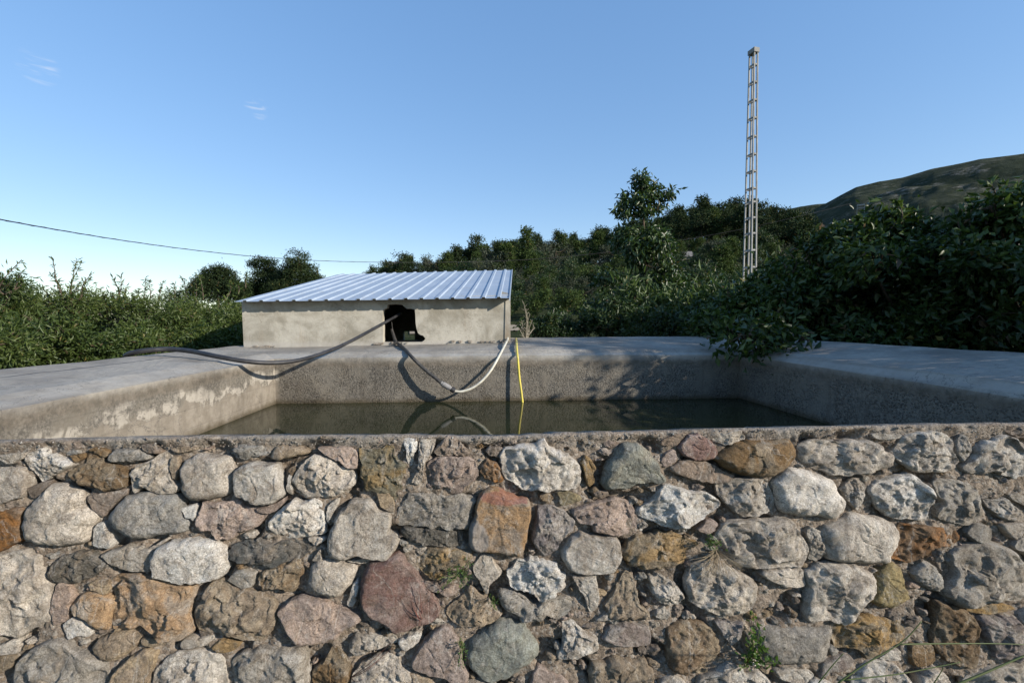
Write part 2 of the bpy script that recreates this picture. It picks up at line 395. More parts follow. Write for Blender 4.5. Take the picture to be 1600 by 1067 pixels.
M = dict(
    stone=mat_stone(), mortar=mat_mortar(), concrete=mat_concrete(), render=mat_render(), roof=mat_roof(), water=mat_water(),
    black=mat_simple('black_polythene', (.018, .018, .02), (.035, .035, .037), 12, .5, .4, bump=.1),
    blackd=mat_simple('dusty_black_polythene', (.03, .03, .03), (.07, .066, .06), 25, .6, .3, bump=.2),
    fitting=mat_simple('grey_plastic_fitting', (.16, .16, .155), (.25, .24, .23), 30, .5, .4),
    whitep=mat_simple('aged_white_plastic', (.58, .56, .47), (.42, .40, .33), 14, .45, .4, bump=.1),
    yellow=mat_simple('yellow_plastic', (.66, .55, .08), (.50, .42, .09), 10, .4, .4, bump=.1),
    pole=mat_simple('pale_precast_concrete', (.31, .31, .295), (.235, .235, .225), 3, .85, .2, bump=.3),
    wood=mat_simple('weathered_timber', (.24, .18, .13), (.15, .11, .08), 20, .85, .2),
    bark=mat_simple('grey_brown_bark', (.13, .10, .075), (.07, .055, .04), 22, .95, .1, bump=.8, bd=.01),
    palebark=mat_simple('pale_dry_twig', (.27, .25, .20), (.18, .16, .12), 22, .95, .1),
    cable=mat_simple('black_cable_sheath', (.02, .02, .022), None, 8, .6, .3, bump=0),
    dry=mat_simple('dry_straw', (.34, .28, .19), (.22, .17, .11), 30, .9, .1, bump=0),
    stem=mat_simple('green_grass_stem', (.07, .10, .03), (.12, .13, .05), 9, .6, .3, bump=0),
    redstem=mat_simple('reddish_stem', (.16, .06, .05), (.12, .07, .05), 9, .7, .2, bump=0),
    earth=mat_simple('dry_earth', (.22, .18, .13), (.13, .11, .07), 1.5, 1, .05, bump=1, bd=.03, bs=12),
    track=mat_simple('pale_track_gravel', (.34, .29, .22), (.27, .22, .16), .8, 1, .05, bump=.5, bd=.02, bs=8),
    terrain=mat_terrain(), mountain=mat_mountain(),
    wallplaster=mat_simple('house_plaster', (.55, .52, .47), (.48, .45, .40), 1, .9, .1, bump=0),
    tile=mat_simple('house_tiles', (.17, .16, .15), (.13, .125, .12), 2, .9, .1, bump=.4, bd=.05, bs=6),
    glass=mat_simple('dark_window_glass', (.02, .022, .025), None, 2, .2, .5, bump=0),
    almond=mat_leaf('almond_leaf', (.048, .078, .018), (.10, .13, .034), (.034, .06, .016), trans=.28),
    persimmon=mat_leaf('broad_dark_leaf', (.020, .044, .011), (.08, .12, .030), (.017, .036, .010), rough=.4, spec=.3, trans=.18),
    cherry=mat_leaf('drooping_leaf', (.028, .056, .016), (.06, .095, .028), (.022, .046, .014), rough=.4, spec=.45, trans=.25),
    loquat=mat_leaf('long_pale_leaf', (.05, .09, .028), (.13, .17, .07), (.035, .065, .02), rough=.45, trans=.25),
    shrub=mat_leaf('shrub_leaf', (.023, .046, .014), (.05, .08, .023), (.019, .038, .012), trans=.22),
    pine=mat_leaf('pine_needle', (.018, .034, .012), (.038, .056, .02), (.015, .028, .011), rough=.7, spec=.15, trans=.1, sat_scale=.2),
    pinel=mat_leaf('fresh_pine_needle', (.042, .07, .018), (.07, .10, .028), (.024, .042, .013), rough=.7, spec=.15, trans=.15, sat_scale=.4),  # lighter, fresher green needles, used for whole trees
    olive=mat_leaf('olive_leaf', (.030, .042, .022), (.058, .070, .040), (.024, .034, .017), rough=.6, trans=.12, sat_scale=.3),
    weed=mat_leaf('weed_leaf', (.045, .10, .022), (.08, .14, .03), None, trans=.3, sat_scale=20),
)

# ================================================================== THE LARGE STRUCTURE
# ------------------------------------------------------------------ terrain
SKYLINE = [(-400, 470), (0, 462), (300, 452), (480, 440), (560, 413), (640, 407), (700, 394), (760, 383), (830, 372), (900, 364), (960, 352),
           (1000, 341), (1050, 328), (1100, 320), (1160, 315), (1215, 323), (1240, 333), (1265, 348), (1300, 368), (1400, 392), (1600, 405), (2300, 420)]
def az_of_px(px): return math.atan((px - 800) / F) + YAW
SKY_AZ = []
for px, py in SKYLINE:
    p = at_r(px, py, 150); SKY_AZ.append((az_of_px(px), max(1.0, p.z - interp(px, [(560, 11.6), (680, 11.0), (860, 10.3), (940, 12.0)]))))
def ground_z(x, y):
    r = math.hypot(x, y); az = math.atan2(x, y)
    if r < 1e-3: return 0.0
    E = interp(az, SKY_AZ)
    if abs(az) > 1.3: E *= max(0, 1 - (abs(az) - 1.3) / .6)
    up = smooth01((r - 30) / 122) ** .85
    dn = 1 - .9 * smooth01((r - 156) / 320)
    z = E * up * dn
    z += (noise.noise(Vector((x * .03, y * .03, 1.7))) * 1.6) * smooth01((r - 25) / 40) * (1 - .9 * smooth01((r - 110) / 40))
    if r > 15: z -= .05
    return z
def build_ground():
    NA = 300
    rs = [0, 3, 6, 9, 12, 16, 20, 25] + list(np.linspace(30, 156, 64)) + [162, 170, 180, 195, 220, 260, 320, 400, 500, 700, 1000, 1600, 2600, 4200, 7000]
    V = []; Fc = []
    for r in rs:
        for k in range(NA):
            a = -math.pi + 2 * math.pi * k / NA
            x, y = r * math.sin(a), r * math.cos(a)
            V.append((x, y, ground_z(x, y)))
    for i in range(len(rs) - 1):
        for k in range(NA):
            k2 = (k + 1) % NA
            Fc.append((i * NA + k, (i + 1) * NA + k, (i + 1) * NA + k2, i * NA + k2))
    o = mesh_obj('ground', V, Fc, M['terrain'], smooth=True); tag(o, kind='structure'); fix_normals(o)
build_ground()
def build_mountain(name, tab, r0, r1, r2, amp, seed):
    NA, NR = 220, 60
    az0, az1 = az_of_px(tab[0][0]), az_of_px(tab[-1][0])
    zt = [(az_of_px(px), at_r(px, py, r1).z) for px, py in tab]
    V = []; Fc = []
    for j in range(NR):
        t = j / (NR - 1)
        for i in range(NA):
            a = az0 + (az1 - az0) * i / (NA - 1)
            Z = interp(a, zt)
            if t < .7: s = t / .7; r = r0 + (r1 - r0) * s; h = Z * (s ** .85) - 8 * (1 - s)
            else: s = (t - .7) / .3; r = r1 + (r2 - r1) * s; h = Z * (1 - s * s) - 30 * s
            x, y = r * math.sin(a), r * math.cos(a)
            n = noise.fractal(Vector((x / 260, y / 260, seed)), .9, 2.1, 6)
            h += n * amp * (math.sin(min(1, t / .7) * math.pi) * 1.0 + .10)
            V.append((x, y, h))
    for j in range(NR - 1):
        for i in range(NA - 1):
            Fc.append((j * NA + i, j * NA + i + 1, (j + 1) * NA + i + 1, (j + 1) * NA + i))
    o = mesh_obj(name, V, Fc, M['mountain'], smooth=True); tag(o, kind='structure'); fix_normals(o)
build_mountain('mountain', [(1180, 420), (1240, 345), (1262, 329), (1290, 314), (1330, 292), (1365, 283), (1400, 277), (1450, 263), (1520, 249), (1600, 239), (1750, 228), (2100, 240), (2600, 330)],
               600, 1500, 2600, 34, 3.3)
build_mountain('hills', [(1080, 420), (1200, 334), (1235, 325), (1262, 321), (1300, 318), (1400, 322), (1600, 335)], 2600, 3600, 5200, 60, 8.1)
# pale track on the slope beyond the basin
def on_ground(px, r, dz=0.0):
    a = az_of_px(px); x, y = r * math.sin(a), r * math.cos(a); return Vector((x, y, ground_z(x, y) + dz))
def build_track():
    V = []; Fc = []
    N = 60
    for i in range(N):
        px = 640 + (1130 - 640) * i / (N - 1)
        for rr in (42, 43.2, 44.4, 45.6):
            V.append(on_ground(px, rr, .10))
    for i in range(N - 1):
        for k in range(3): Fc.append((i * 4 + k, i * 4 + k + 1, (i + 1) * 4 + k + 1, (i + 1) * 4 + k))
    tag(fix_normals(mesh_obj('path', V, Fc, M['track'], smooth=True)), kind='structure')
build_track()

# ------------------------------------------------------------------ basin
WL = .80                                     # water level
def build_basin():
    root = thing('water_basin', (0, 4.58, 0), 'open rectangular concrete basin with wide sloping copings, half full of dark water', 'water basin')
    # stations: inner chamfer foot, inner top, outer top  (x, y, z)
    Lf = [(-2.0, 1.62, 1.228), (-2.16, 1.62, 1.268), (-2.87, 1.62, 1.312)]
    Lc = [(-2.0, 4.58, 1.240), (-2.16, 4.74, 1.283), (-2.87, 6.2, 1.317)]
    Mc = [(.36, 4.58, 1.262), (.36, 4.72, 1.312), (.36, 6.2, 1.386)]
    Rc = [(2.72, 4.58, 1.256), (2.80, 4.70, 1.312), (3.6, 6.2, 1.402)]
    Rf = [(2.72, 1.62, 1.208), (2.79, 1.62, 1.286), (3.6, 1.62, 1.391)]
    def side(stations, seg, seed):
        # every station -> profile of points; subdivided and slightly uneven
        prof = []
        for st in stations:
            a, b, c = [Vector(p) for p in st]
            pts = [Vector((a.x, a.y, .1))] + [Vector((a.x, a.y, .1 + (a.z - .1) * t)) for t in np.linspace(.1, 1, 24)]
            pts += [a.lerp(b, t) for t in (.25, .5, .75, 1)] + [b.lerp(c, t) for t in np.linspace(.06, 1, 16)] + [Vector((c.x, c.y, 0))]
            prof.append(pts)
        V = []; Fc = []; cols = []
        for i in range(len(prof) - 1):
            n = seg[i]
            for k in range(n + (1 if i == len(prof) - 2 else 0)):
                cols.append([p.lerp(q, k / n) for p, q in zip(prof[i], prof[i + 1])])
        m = len(cols[0])
        for c in cols:
            for j, p in enumerate(c):
                if 1 < j < m - 1:
                    q = p * 3 + Vector((0, 0, seed)); n1 = noise.noise(q) * .006 + noise.noise(q * 6) * .0025
                    p = p + Vector((n1, n1, n1 * (1 if j > 24 else .3)))
                V.append(p)
        for i in range(len(cols) - 1):
            for j in range(m - 1):
                Fc.append((i * m + j, i * m + j + 1, (i + 1) * m + j + 1, (i + 1) * m + j))
        for e in (0, len(cols) - 1):                       # close the cut ends beside the stone wall
            if abs(cols[e][0].y - 1.62) < .05:
                b0 = len(V); V += [v.copy() for v in V[e * m:(e + 1) * m]]; Fc.append(tuple(range(b0, b0 + m)))
        return V, Fc
    for st, seg, sd_ in (((Lf, Lc), (70,), 1), ((Lc, Mc, Rc), (60, 50), 1), ((Rc, Rf), (70,), 1)):
        V, Fc = side(st, seg, sd_)
        fix_normals(mesh_obj('basin_wall', V, Fc, M['concrete'], root, smooth=False))
    return root
build_basin()
mb = MB(); N = 1
o = mesh_obj('water', [(-2.05, 1.5, WL), (2.78, 1.5, WL), (2.78, 4.63, WL), (-2.05, 4.63, WL)], [(0, 1, 2, 3)], M['water'])
tag(o, kind='structure')

# ------------------------------------------------------------------ front wall of rubble masonry
EDGE = [(0, 689), (60, 687), (100, 686), (190, 684), (290, 682), (420, 681), (560, 680), (640, 679), (700, 681), (780, 681), (850, 679), (880, 676), (960, 675), (1060, 672), (1160, 669), (1200, 669), (1280, 667), (1440, 663), (1600, 661)]
EDGE_AB = [wall_ab(*e) for e in EDGE]
def b_edge(a): return interp(a, EDGE_AB) + .004 * noise.noise(Vector((a * 14, 0, 5))) + .002 * noise.noise(Vector((a * 60, 0, 5)))
def K(k, row, pts): return [(320 * k + x / 5, (660 if row == 0 else 857) + y / 5) for x, y in pts]
C = dict(  # real-world stone colours: (main, second)
    W=((.82, .79, .73), (.68, .63, .56)), L=((.66, .61, .535), (.46, .41, .35)), G=((.37, .345, .305), (.48, .445, .39)),
    D=((.15, .145, .13), (.28, .255, .22)), O=((.38, .26, .125), (.31, .255, .18)), R=((.34, .17, .07), (.25, .165, .10)),
    P=((.52, .41, .34), (.37, .30, .26)), U=((.27, .18, .16), (.36, .27, .235)), B=((.24, .165, .095), (.33, .265, .185)),
    E=((.34, .355, .31), (.25, .26, .235)), T=((.46, .37, .26), (.36, .29, .215)), V=((.31, .27, .255), (.44, .40, .36)), Y=((.42, .345, .19), (.31, .265, .17)),
    X=((.37, .305, .255), (.26, .22, .185)), A=((.46, .32, .20), (.44, .36, .28)), S=((.28, .24, .155), (.37, .275, .145)))
LABELS = dict(R='rusty orange stone', U='dark reddish purple stone', O='ochre yellow stone', Y='smooth yellow stone', A='orange sandstone block', W='pale almost white stone', E='smooth green grey stone')
STONES = []
def st(k, row, pts, c, prom=1.0, style='f'): STONES.append((K(k, row, pts), c, prom, style))
st(0,0,[(-60,370),(30,350),(130,340),(230,345),(265,400),(262,470),(235,560),(120,600),(0,655),(-60,665)],'L')
st(0,0,[(-60,240),(20,250),(110,240),(230,225),(225,270),(120,320),(60,305),(0,270),(-60,265)],'G',.7)
st(0,0,[(228,240),(300,215),(350,185),(400,240),(470,240),(540,280),(600,320),(520,370),(430,420),(330,472),(300,390),(270,350),(225,300)],'W',1.1,'a')
st(0,0,[(690,230),(790,260),(840,310),(930,330),(1010,370),(1030,420),(990,500),(900,530),(830,545),(750,500),(680,490),(620,450),(550,400),(600,340),(670,300)],'B',1,'c')
st(0,0,[(560,250),(680,235),(680,270),(620,310),(580,290)],'B',.6)
st(0,0,[(845,260),(900,220),(980,200),(1080,205),(1180,260),(1160,290),(1070,310),(960,312),(850,300)],'G',.9,'r')
st(0,0,[(1020,390),(1080,330),(1180,300),(1240,250),(1300,225),(1350,260),(1350,420),(1410,500),(1390,545),(1280,550),(1200,520),(1130,500),(1080,545),(1040,500),(1040,430)],'L',1,'a')
st(0,0,[(1350,265),(1410,260),(1415,350),(1400,445),(1365,445),(1345,340)],'T',.6)
st(0,0,[(470,465),(560,475),(640,520),(695,560),(700,640),(780,710),(770,760),(740,820),(720,900),(680,935),(560,955),(440,955),(330,935),(240,905),(205,840),(200,760),(235,660),(320,570),(400,490)],'L',1.3,'r')
st(0,0,[(700,560),(830,548),(940,520),(1010,515),(1020,545),(950,590),(890,650),(850,710),(820,740),(750,680),(695,610)],'X',.4)
st(0,0,[(230,510),(320,475),(420,440),(400,490),(340,560),(270,590),(240,560)],'X',.4)
st(0,0,[(860,740),(900,670),(980,590),(1080,545),(1180,530),(1300,545),(1410,560),(1450,620),(1430,680),(1450,740),(1500,760),(1490,830),(1420,860),(1280,865),(1180,905),(1060,895),(960,860),(890,810)],'G',1.2,'r')
st(0,0,[(1425,665),(1500,640),(1550,650),(1550,720),(1530,765),(1500,740),(1465,745),(1450,700)],'W',.8)
st(0,0,[(755,800),(820,755),(850,810),(890,850),(900,960),(830,972),(740,950),(750,880)],'W',.8)
st(0,0,[(-60,710),(60,670),(200,660),(205,720),(190,800),(200,870),(220,905),(120,950),(0,1000),(-60,1010)],'R',.6)
st(0,0,[(1150,990),(1230,940),(1310,895),(1340,900),(1260,960),(1180,1010)],'L',.7)
st(0,0,[(1425,350),(1470,280),(1560,240),(1700,245),(1800,260),(1830,300),(1830,440),(1810,530),(1750,580),(1620,605),(1510,610),(1450,560),(1425,480)],'L',1.2,'r')
st(0,0,[(1340,200),(1440,180),(1550,195),(1540,210),(1440,235),(1380,225)],'T',.6)
st(0,0,[(1100,170),(1180,165),(1260,210),(1290,225),(1220,240),(1140,220)],'X',.4)
st(0,0,[(700,210),(760,190),(840,215),(830,270),(770,250)],'B',.4)
st(1,0,[(245,380),(290,330),(360,300),(470,305),(580,310),(610,380),(620,460),(640,550),(570,600),(480,640),(390,625),(290,575),(250,530),(243,450)],'L',1.3,'f')
st(1,0,[(195,205),(300,180),(420,185),(500,160),(550,180),(500,250),(430,265),(320,280),(250,245)],'G',.8,'c')
st(1,0,[(530,230),(570,185),(660,172),(760,185),(820,230),(790,250),(690,265),(640,270),(580,298),(525,280)],'T',.9,'r')
st(1,0,[(890,195),(1000,190),(1140,190),(1200,230),(1210,300),(1190,355),(1110,350),(1060,300),(980,270),(930,230)],'P',.7)
st(1,0,[(680,440),(700,400),(770,320),(850,255),(930,265),(1010,300),(1060,340),(1180,385),(1195,440),(1150,510),(1090,550),(1010,575),(860,575),(790,585),(740,520),(700,470)],'L',1.3,'a')
st(1,0,[(645,480),(665,400),(690,390),(685,460),(690,570),(650,540)],'L',.7)
st(1,0,[(510,770),(560,700),(610,650),(690,600),(710,590),(760,620),(850,590),(920,590),(935,650),(945,780),(950,860),(850,880),(740,895),(580,915),(545,860),(515,820)],'W',1.3,'a')
st(1,0,[(955,660),(1010,600),(1060,575),(1055,620),(1010,700),(975,780),(950,745)],'L',.8)
st(1,0,[(1110,630),(1150,590),(1290,590),(1340,620),(1380,670),(1450,710),(1460,790),(1440,850),(1510,870),(1520,930),(1480,1000),(1440,1060),(1370,1050),(1250,1050),(1180,1035),(1100,1055),(970,1030),(965,930),(985,830),(1030,740),(1070,670)],'L',1.2,'f')
st(1,0,[(0,620),(130,600),(260,600),(310,650),(400,640),(430,700),(490,715),(460,780),(400,830),(300,850),(240,870),(180,910),(110,910),(60,850),(-30,830),(-60,760),(-20,680)],'P',.9,'c')
st(1,0,[(410,665),(500,650),(570,620),(620,590),(600,640),(540,690),(490,705),(420,690)],'P',.6)
st(1,0,[(810,890),(900,880),(955,885),(950,910),(880,955),(830,920)],'W',.8)
st(1,0,[(205,1000),(240,940),(420,910),(560,920),(700,905),(800,930),(870,975),(820,1020),(720,1070),(560,1110),(400,1090),(270,1085),(205,1050)],'D',.9,'c')
st(1,0,[(1215,200),(1330,215),(1420,175),(1470,180),(1480,250),(1560,320),(1570,370),(1550,450),(1550,540),(1480,600),(1440,580),(1330,520),(1260,540),(1240,450),(1210,400),(1220,320)],'S',.9,'c')
st(1,0,[(1555,130),(1640,130),(1660,160),(1670,200),(1640,250),(1620,330),(1590,320),(1570,250)],'W',1,'a')
STONES.append(([(246,890),(244,870),(252,850),(275,840),(300,838),(340,842),(353,855),(358,870),(360,885),(350,900),(325,906),(290,906),(262,901),(247,895)],'W',1.4,'f'))
st(1,0,[(850,1060),(880,1000),(920,960),(930,1010),(925,1080),(850,1075)],'L',.7)
st(1,0,[(1350,525),(1390,505),(1460,570),(1480,700),(1400,670),(1360,610)],'T',.5)
st(2,0,[(70,190),(90,130),(160,110),(210,120),(190,190),(170,240),(130,300),(110,370),(100,460),(65,490),(20,460),(50,400),(70,330),(65,260)],'L',1,'a')
st(2,0,[(150,300),(200,270),(330,262),(450,268),(510,290),(540,350),(550,410),(500,460),(440,500),(390,555),(300,545),(200,530),(125,505),(130,440),(160,390),(135,330)],'P',1.2,'a')
st(2,0,[(560,330),(600,280),(650,300),(700,370),(725,420),(700,460),(640,450),(580,440),(550,390)],'R',.8,'c')
st(2,0,[(700,260),(740,210),(820,170),(960,145),(1050,130),(1090,180),(1180,210),(1250,250),(1310,300),(1340,360),(1340,440),(1310,510),(1240,525),(1120,515),(1020,530),(930,520),(840,500),(740,430),(720,380),(695,310)],'W',1.4,'c')
st(2,0,[(1330,310),(1370,255),(1420,290),(1460,350),(1430,400),(1440,450),(1400,500),(1370,440),(1350,380)],'O',.8)
st(2,0,[(180,210),(240,150),(300,110),(400,130),(450,200),(470,260),(330,260),(210,255)],'X',.5,'c')
st(2,0,[(560,545),(600,500),(680,500),(760,540),(850,580),(910,580),(950,620),(950,720),(920,830),(910,930),(870,1020),(800,1015),(700,1010),(620,1000),(530,1000),(470,970),(455,900),(465,820),(510,720),(520,620)],'A',1.3,'f')
st(2,0,[(1000,660),(1060,640),(1160,650),(1210,690),(1290,760),(1280,830),(1220,860),(1190,900),(1150,970),(1100,1030),(1060,1050),(1010,990),(960,930),(950,870),(970,780)],'V',1.1,'a')
st(2,0,[(1265,680),(1360,640),(1450,620),(1510,590),(1600,570),(1680,600),(1760,680),(1780,840),(1700,870),(1600,875),(1500,860),(1420,840),(1400,790),(1300,780)],'P',1.1,'a')
st(2,0,[(1190,970),(1240,890),(1330,830),(1450,880),(1600,880),(1640,950),(1655,1040),(1610,1130),(1540,1160),(1400,1170),(1280,1150),(1220,1110),(1180,1050)],'L',1.4,'f')
st(2,0,[(0,550),(130,540),(240,560),(360,560),(480,570),(520,600),(510,680),(480,760),(450,830),(370,830),(200,820),(60,800),(-80,800),(-90,700),(-60,640)],'G',.7,'c')
st(2,0,[(-80,815),(60,812),(200,835),(370,845),(380,950),(330,970),(240,960),(130,950),(-30,900)],'D',.7,'c')
st(2,0,[(1150,540),(1230,530),(1330,560),(1350,600),(1260,640),(1180,640),(1160,590)],'Y',.5)
st(2,0,[(1010,560),(1100,545),(1130,590),(1080,620),(1020,600)],'B',.5)
st(3,0,[(-100,390),(-60,300),(0,250),(50,160),(120,145),(200,170),(270,230),(330,310),(370,390),(400,450),(350,480),(290,460),(230,480),(160,480),(110,510),(40,520),(-60,525),(-110,470)],'E',1.5,'r')
st(3,0,[(160,690),(270,600),(370,490),(460,485),(560,520),(690,530),(770,570),(830,625),(760,690),(660,750),(560,800),(450,825),(350,790),(220,740)],'W',1.4,'a')
st(3,0,[(750,280),(830,210),(940,150),(1020,125),(1180,140),(1290,130),(1360,120),(1400,200),(1395,260),(1350,330),(1290,380),(1200,420),(1080,415),(950,400),(830,350)],'B',1.6,'r')
st(3,0,[(790,480),(830,450),(960,430),(1120,425),(1180,450),(1210,500),(1250,580),(1245,650),(1200,700),(1110,720),(1000,735),(940,710),(900,660),(830,600),(800,540)],'L',1.2,'a')
st(3,0,[(1230,470),(1290,400),(1350,350),(1450,345),(1600,400),(1680,440),(1740,540),(1785,620),(1770,700),(1690,755),(1600,735),(1450,725),(1330,710),(1260,660),(1250,580)],'W',1.3,'r')
st(3,0,[(430,350),(500,300),(600,290),(740,310),(860,380),(930,410),(900,460),(760,470),(600,440),(470,400)],'X',.3)
st(3,0,[(480,190),(560,90),(640,85),(720,120),(780,180),(800,240),(740,280),(640,290),(520,260)],'U',.7)
st(3,0,[(360,270),(420,210),(470,200),(480,240),(470,300),(400,350),(360,320)],'P',.6)
st(3,0,[(500,70),(560,80),(480,180),(420,190),(350,170),(380,120)],'X',.4)
st(3,0,[(740,100),(850,70),(950,60),(1030,90),(1010,130),(920,165),(840,175),(760,140)],'L',.7,'c')
st(3,0,[(1415,190),(1490,140),(1620,130),(1760,140),(1930,130),(2020,150),(2080,200),(2150,260),(2120,310),(2030,370),(1960,400),(1850,400),(1750,410),(1650,395),(1600,385),(1500,335),(1440,280)],'L',1.2,'c')
st(3,0,[(50,1000),(130,900),(280,860),(440,860),(560,890),(640,930),(640,960),(560,1000),(540,1080),(470,1110),(360,1125),(200,1130),(110,1110),(60,1060)],'O',.9,'c')
st(3,0,[(790,860),(850,780),(970,750),(1090,735),(1180,745),(1330,740),(1390,770),(1430,850),(1490,940),(1500,990),(1470,1070),(1440,1120),(1250,1120),(1020,1120),(930,1110),(880,1060),(830,960),(790,900)],'L',1.3,'a')
st(3,0,[(630,830),(700,770),(760,750),(805,790),(730,860),(660,850)],'P',.6)
st(3,0,[(1480,850),(1530,805),(1600,840),(1640,900),(1630,1010),(1560,1080),(1500,1060),(1510,960)],'G',.9,'a')
st(4,0,[(570,230),(590,180),(640,110),(740,65),(860,60),(960,80),(1010,130),(1020,220),(1065,280),(1050,320),(980,370),(840,385),(700,370),(620,320),(580,280)],'L',1.4,'a')
st(4,0,[(380,90),(480,75),(560,90),(640,95),(600,125),(500,135),(410,120)],'G',.6)
st(4,0,[(1085,85),(1130,105),(1165,180),(1175,240),(1130,280),(1080,305),(1040,230),(1040,150)],'G',.9,'a')
st(4,0,[(1200,200),(1270,150),(1390,95),(1480,110),(1560,180),(1660,210),(1660,320),(1560,350),(1560,400),(1480,430),(1420,400),(1300,385),(1220,400),(1120,390),(1090,330),(1180,270)],'L',1.1,'c')
st(4,0,[(165,520),(200,470),(260,440),(320,450),(350,500),(340,570),(310,640),(275,690),(240,650),(200,600)],'L',1,'a')
st(4,0,[(360,520),(420,460),(490,440),(560,410),(690,390),(770,440),(820,520),(850,600),(810,660),(815,740),(760,765),(640,740),(540,740),(440,670),(400,600)],'W',1.3,'a')
st(4,0,[(880,460),(990,430),(1100,450),(1200,500),(1240,580),(1270,720),(1220,780),(1120,800),(1000,780),(880,740),(890,660),(930,620),(890,560)],'G',1.1,'a')
st(4,0,[(20,800),(120,760),(230,700),(330,715),(450,730),(560,780),(600,840),(590,950),(530,1040),(520,1080),(400,1095),(200,1080),(60,1060),(10,960),(0,870)],'L',1.3,'r')
st(4,0,[(610,800),(740,785),(880,800),(980,830),(1070,840),(1100,900),(1040,970),(940,960),(850,980),(830,1040),(700,1080),(560,1070),(540,1040),(600,950)],'R',.9,'c')
st(4,0,[(1260,590),(1340,600),(1430,580),(1500,640),(1660,740),(1660,765),(1480,765),(1400,740),(1330,690),(1280,650)],'L',.9,'a')
st(4,0,[(1390,780),(1660,780),(1660,840),(1560,860),(1500,910),(1440,860),(1400,820)],'L',.8)
st(4,0,[(1450,560),(1520,540),(1660,600),(1660,710),(1560,640),(1480,600)],'G',.8)
st(4,0,[(1110,850),(1180,790),(1250,770),(1310,820),(1310,910),(1250,940),(1180,920)],'G',.9)
st(4,0,[(1480,940),(1560,880),(1680,900),(1680,1040),(1570,1030),(1490,970)],'G',.8)
st(4,0,[(1000,1010),(1120,950),(1300,920),(1420,950),(1540,1050),(1620,1110),(1640,1250),(1610,1350),(1520,1395),(1420,1385),(1200,1400),(1150,1430),(1060,1410),(960,1330),(950,1290),(1000,1200),(1010,1100)],'G',1.2,'c')
st(4,0,[(1400,20),(1500,10),(1660,20),(1660,130),(1560,120),(1460,90)],'X',.4,'c')
st(0,1,[(-80,60),(60,20),(160,5),(270,5),(330,60),(370,160),(400,260),(425,380),(420,530),(370,570),(230,650),(130,680),(40,660),(-80,640)],'L',1.2,'c')
st(0,1,[(400,160),(460,100),(520,40),(620,10),(720,20),(830,60),(880,120),(800,180),(700,240),(610,270),(550,262),(470,240),(400,210)],'D',1,'c')
st(0,1,[(820,40),(880,0),(1000,-30),(1200,-10),(1230,60),(1190,170),(1050,165),(960,140),(860,90)],'G',.8)
st(0,1,[(430,370),(470,260),(550,265),(590,320),(590,380),(560,520),(500,570),(450,580),(430,470)],'P',.8)
st(0,1,[(580,420),(650,350),(750,325),(850,345),(920,400),(900,480),(880,560),(870,630),(770,600),(680,540),(600,500),(575,460)],'A',1.1,'r')
st(0,1,[(700,260),(860,225),(890,300),(840,340),(740,310)],'T',.6)
st(0,1,[(860,250),(930,200),(1080,190),(1220,200),(1380,240),(1500,260),(1545,350),(1510,450),(1510,570),(1520,640),(1440,690),(1330,700),(1250,680),(1180,610),(1130,580),(1030,620),(880,625),(890,500),(920,420),(890,310)],'A',1.1,'a')
st(0,1,[(515,570),(580,530),(650,545),(740,610),(720,670),(650,665),(560,695),(530,620)],'W',.8)
st(0,1,[(735,750),(800,690),(920,640),(1020,630),(1090,670),(1100,720),(1020,800),(900,860),(800,850),(750,800)],'T',1.1,'r')
st(0,1,[(130,960),(160,860),(260,770),(400,700),(500,680),(560,700),(620,760),(760,810),(840,880),(870,940),(870,1090),(800,1200),(600,1260),(300,1230),(120,1120)],'G',1.1,'a')
st(0,1,[(880,1000),(920,930),(1040,830),(1140,770),(1240,800),(1240,870),(1190,960),(1180,1100),(1080,1180),(900,1140)],'T',1,'f')
st(0,1,[(1210,960),(1280,880),(1380,790),(1600,780),(1730,820),(1770,900),(1790,1080),(1740,1220),(1500,1260),(1260,1200),(1200,1080)],'L',1.2,'a')
st(0,1,[(0,750),(100,700),(170,695),(170,800),(60,810),(-60,810),(-60,770)],'L',.7)
st(0,1,[(1420,750),(1450,700),(1600,680),(1680,660),(1680,700),(1600,750),(1450,775)],'L',.7)
st(0,1,[(-60,820),(60,825),(130,840),(100,930),(0,970),(-60,960)],'B',.5)
st(0,1,[(1110,690),(1200,690),(1350,710),(1300,735),(1180,755),(1120,735)],'T',.5)
st(1,1,[(180,230),(240,170),(340,155),(415,180),(400,240),(385,290),(310,300),(240,265)],'G',.8)
st(1,1,[(420,250),(430,190),(520,140),(620,100),(700,80),(770,120),(770,190),(730,280),(660,325),(590,300),(520,300),(450,320)],'B',.8,'c')
st(1,1,[(800,230),(830,130),(900,80),(1040,85),(1170,120),(1190,170),(1150,270),(1090,350),(1000,375),(900,350),(830,320),(805,270)],'L',1.3,'r')
st(1,1,[(1200,230),(1210,290),(1190,370),(1160,440),(1110,440),(1140,340),(1160,270)],'W',.8)
st(1,1,[(1215,330),(1240,200),(1290,110),(1400,60),(1530,25),(1590,100),(1650,150),(1700,240),(1780,340),(1830,400),(1840,480),(1800,540),(1700,570),(1620,600),(1500,625),(1400,560),(1290,500),(1230,420)],'U',1.2,'f')
st(1,1,[(-60,470),(0,350),(60,240),(160,230),(230,290),(330,300),(420,330),(560,390),(580,480),(570,580),(510,660),(450,710),(330,700),(240,655),(100,640),(-50,640)],'T',1.2,'a')
st(1,1,[(590,460),(680,390),(800,365),(950,390),(1020,430),(1120,455),(1200,490),(1230,540),(1120,590),(1060,660),(980,700),(850,715),(740,720),(680,650),(640,590),(590,500)],'P',1.3,'f')
st(1,1,[(215,880),(300,790),(500,760),(660,740),(760,750),(830,800),(830,900),(810,1080),(700,1180),(400,1180),(230,1100),(235,980)],'G',1,'c')
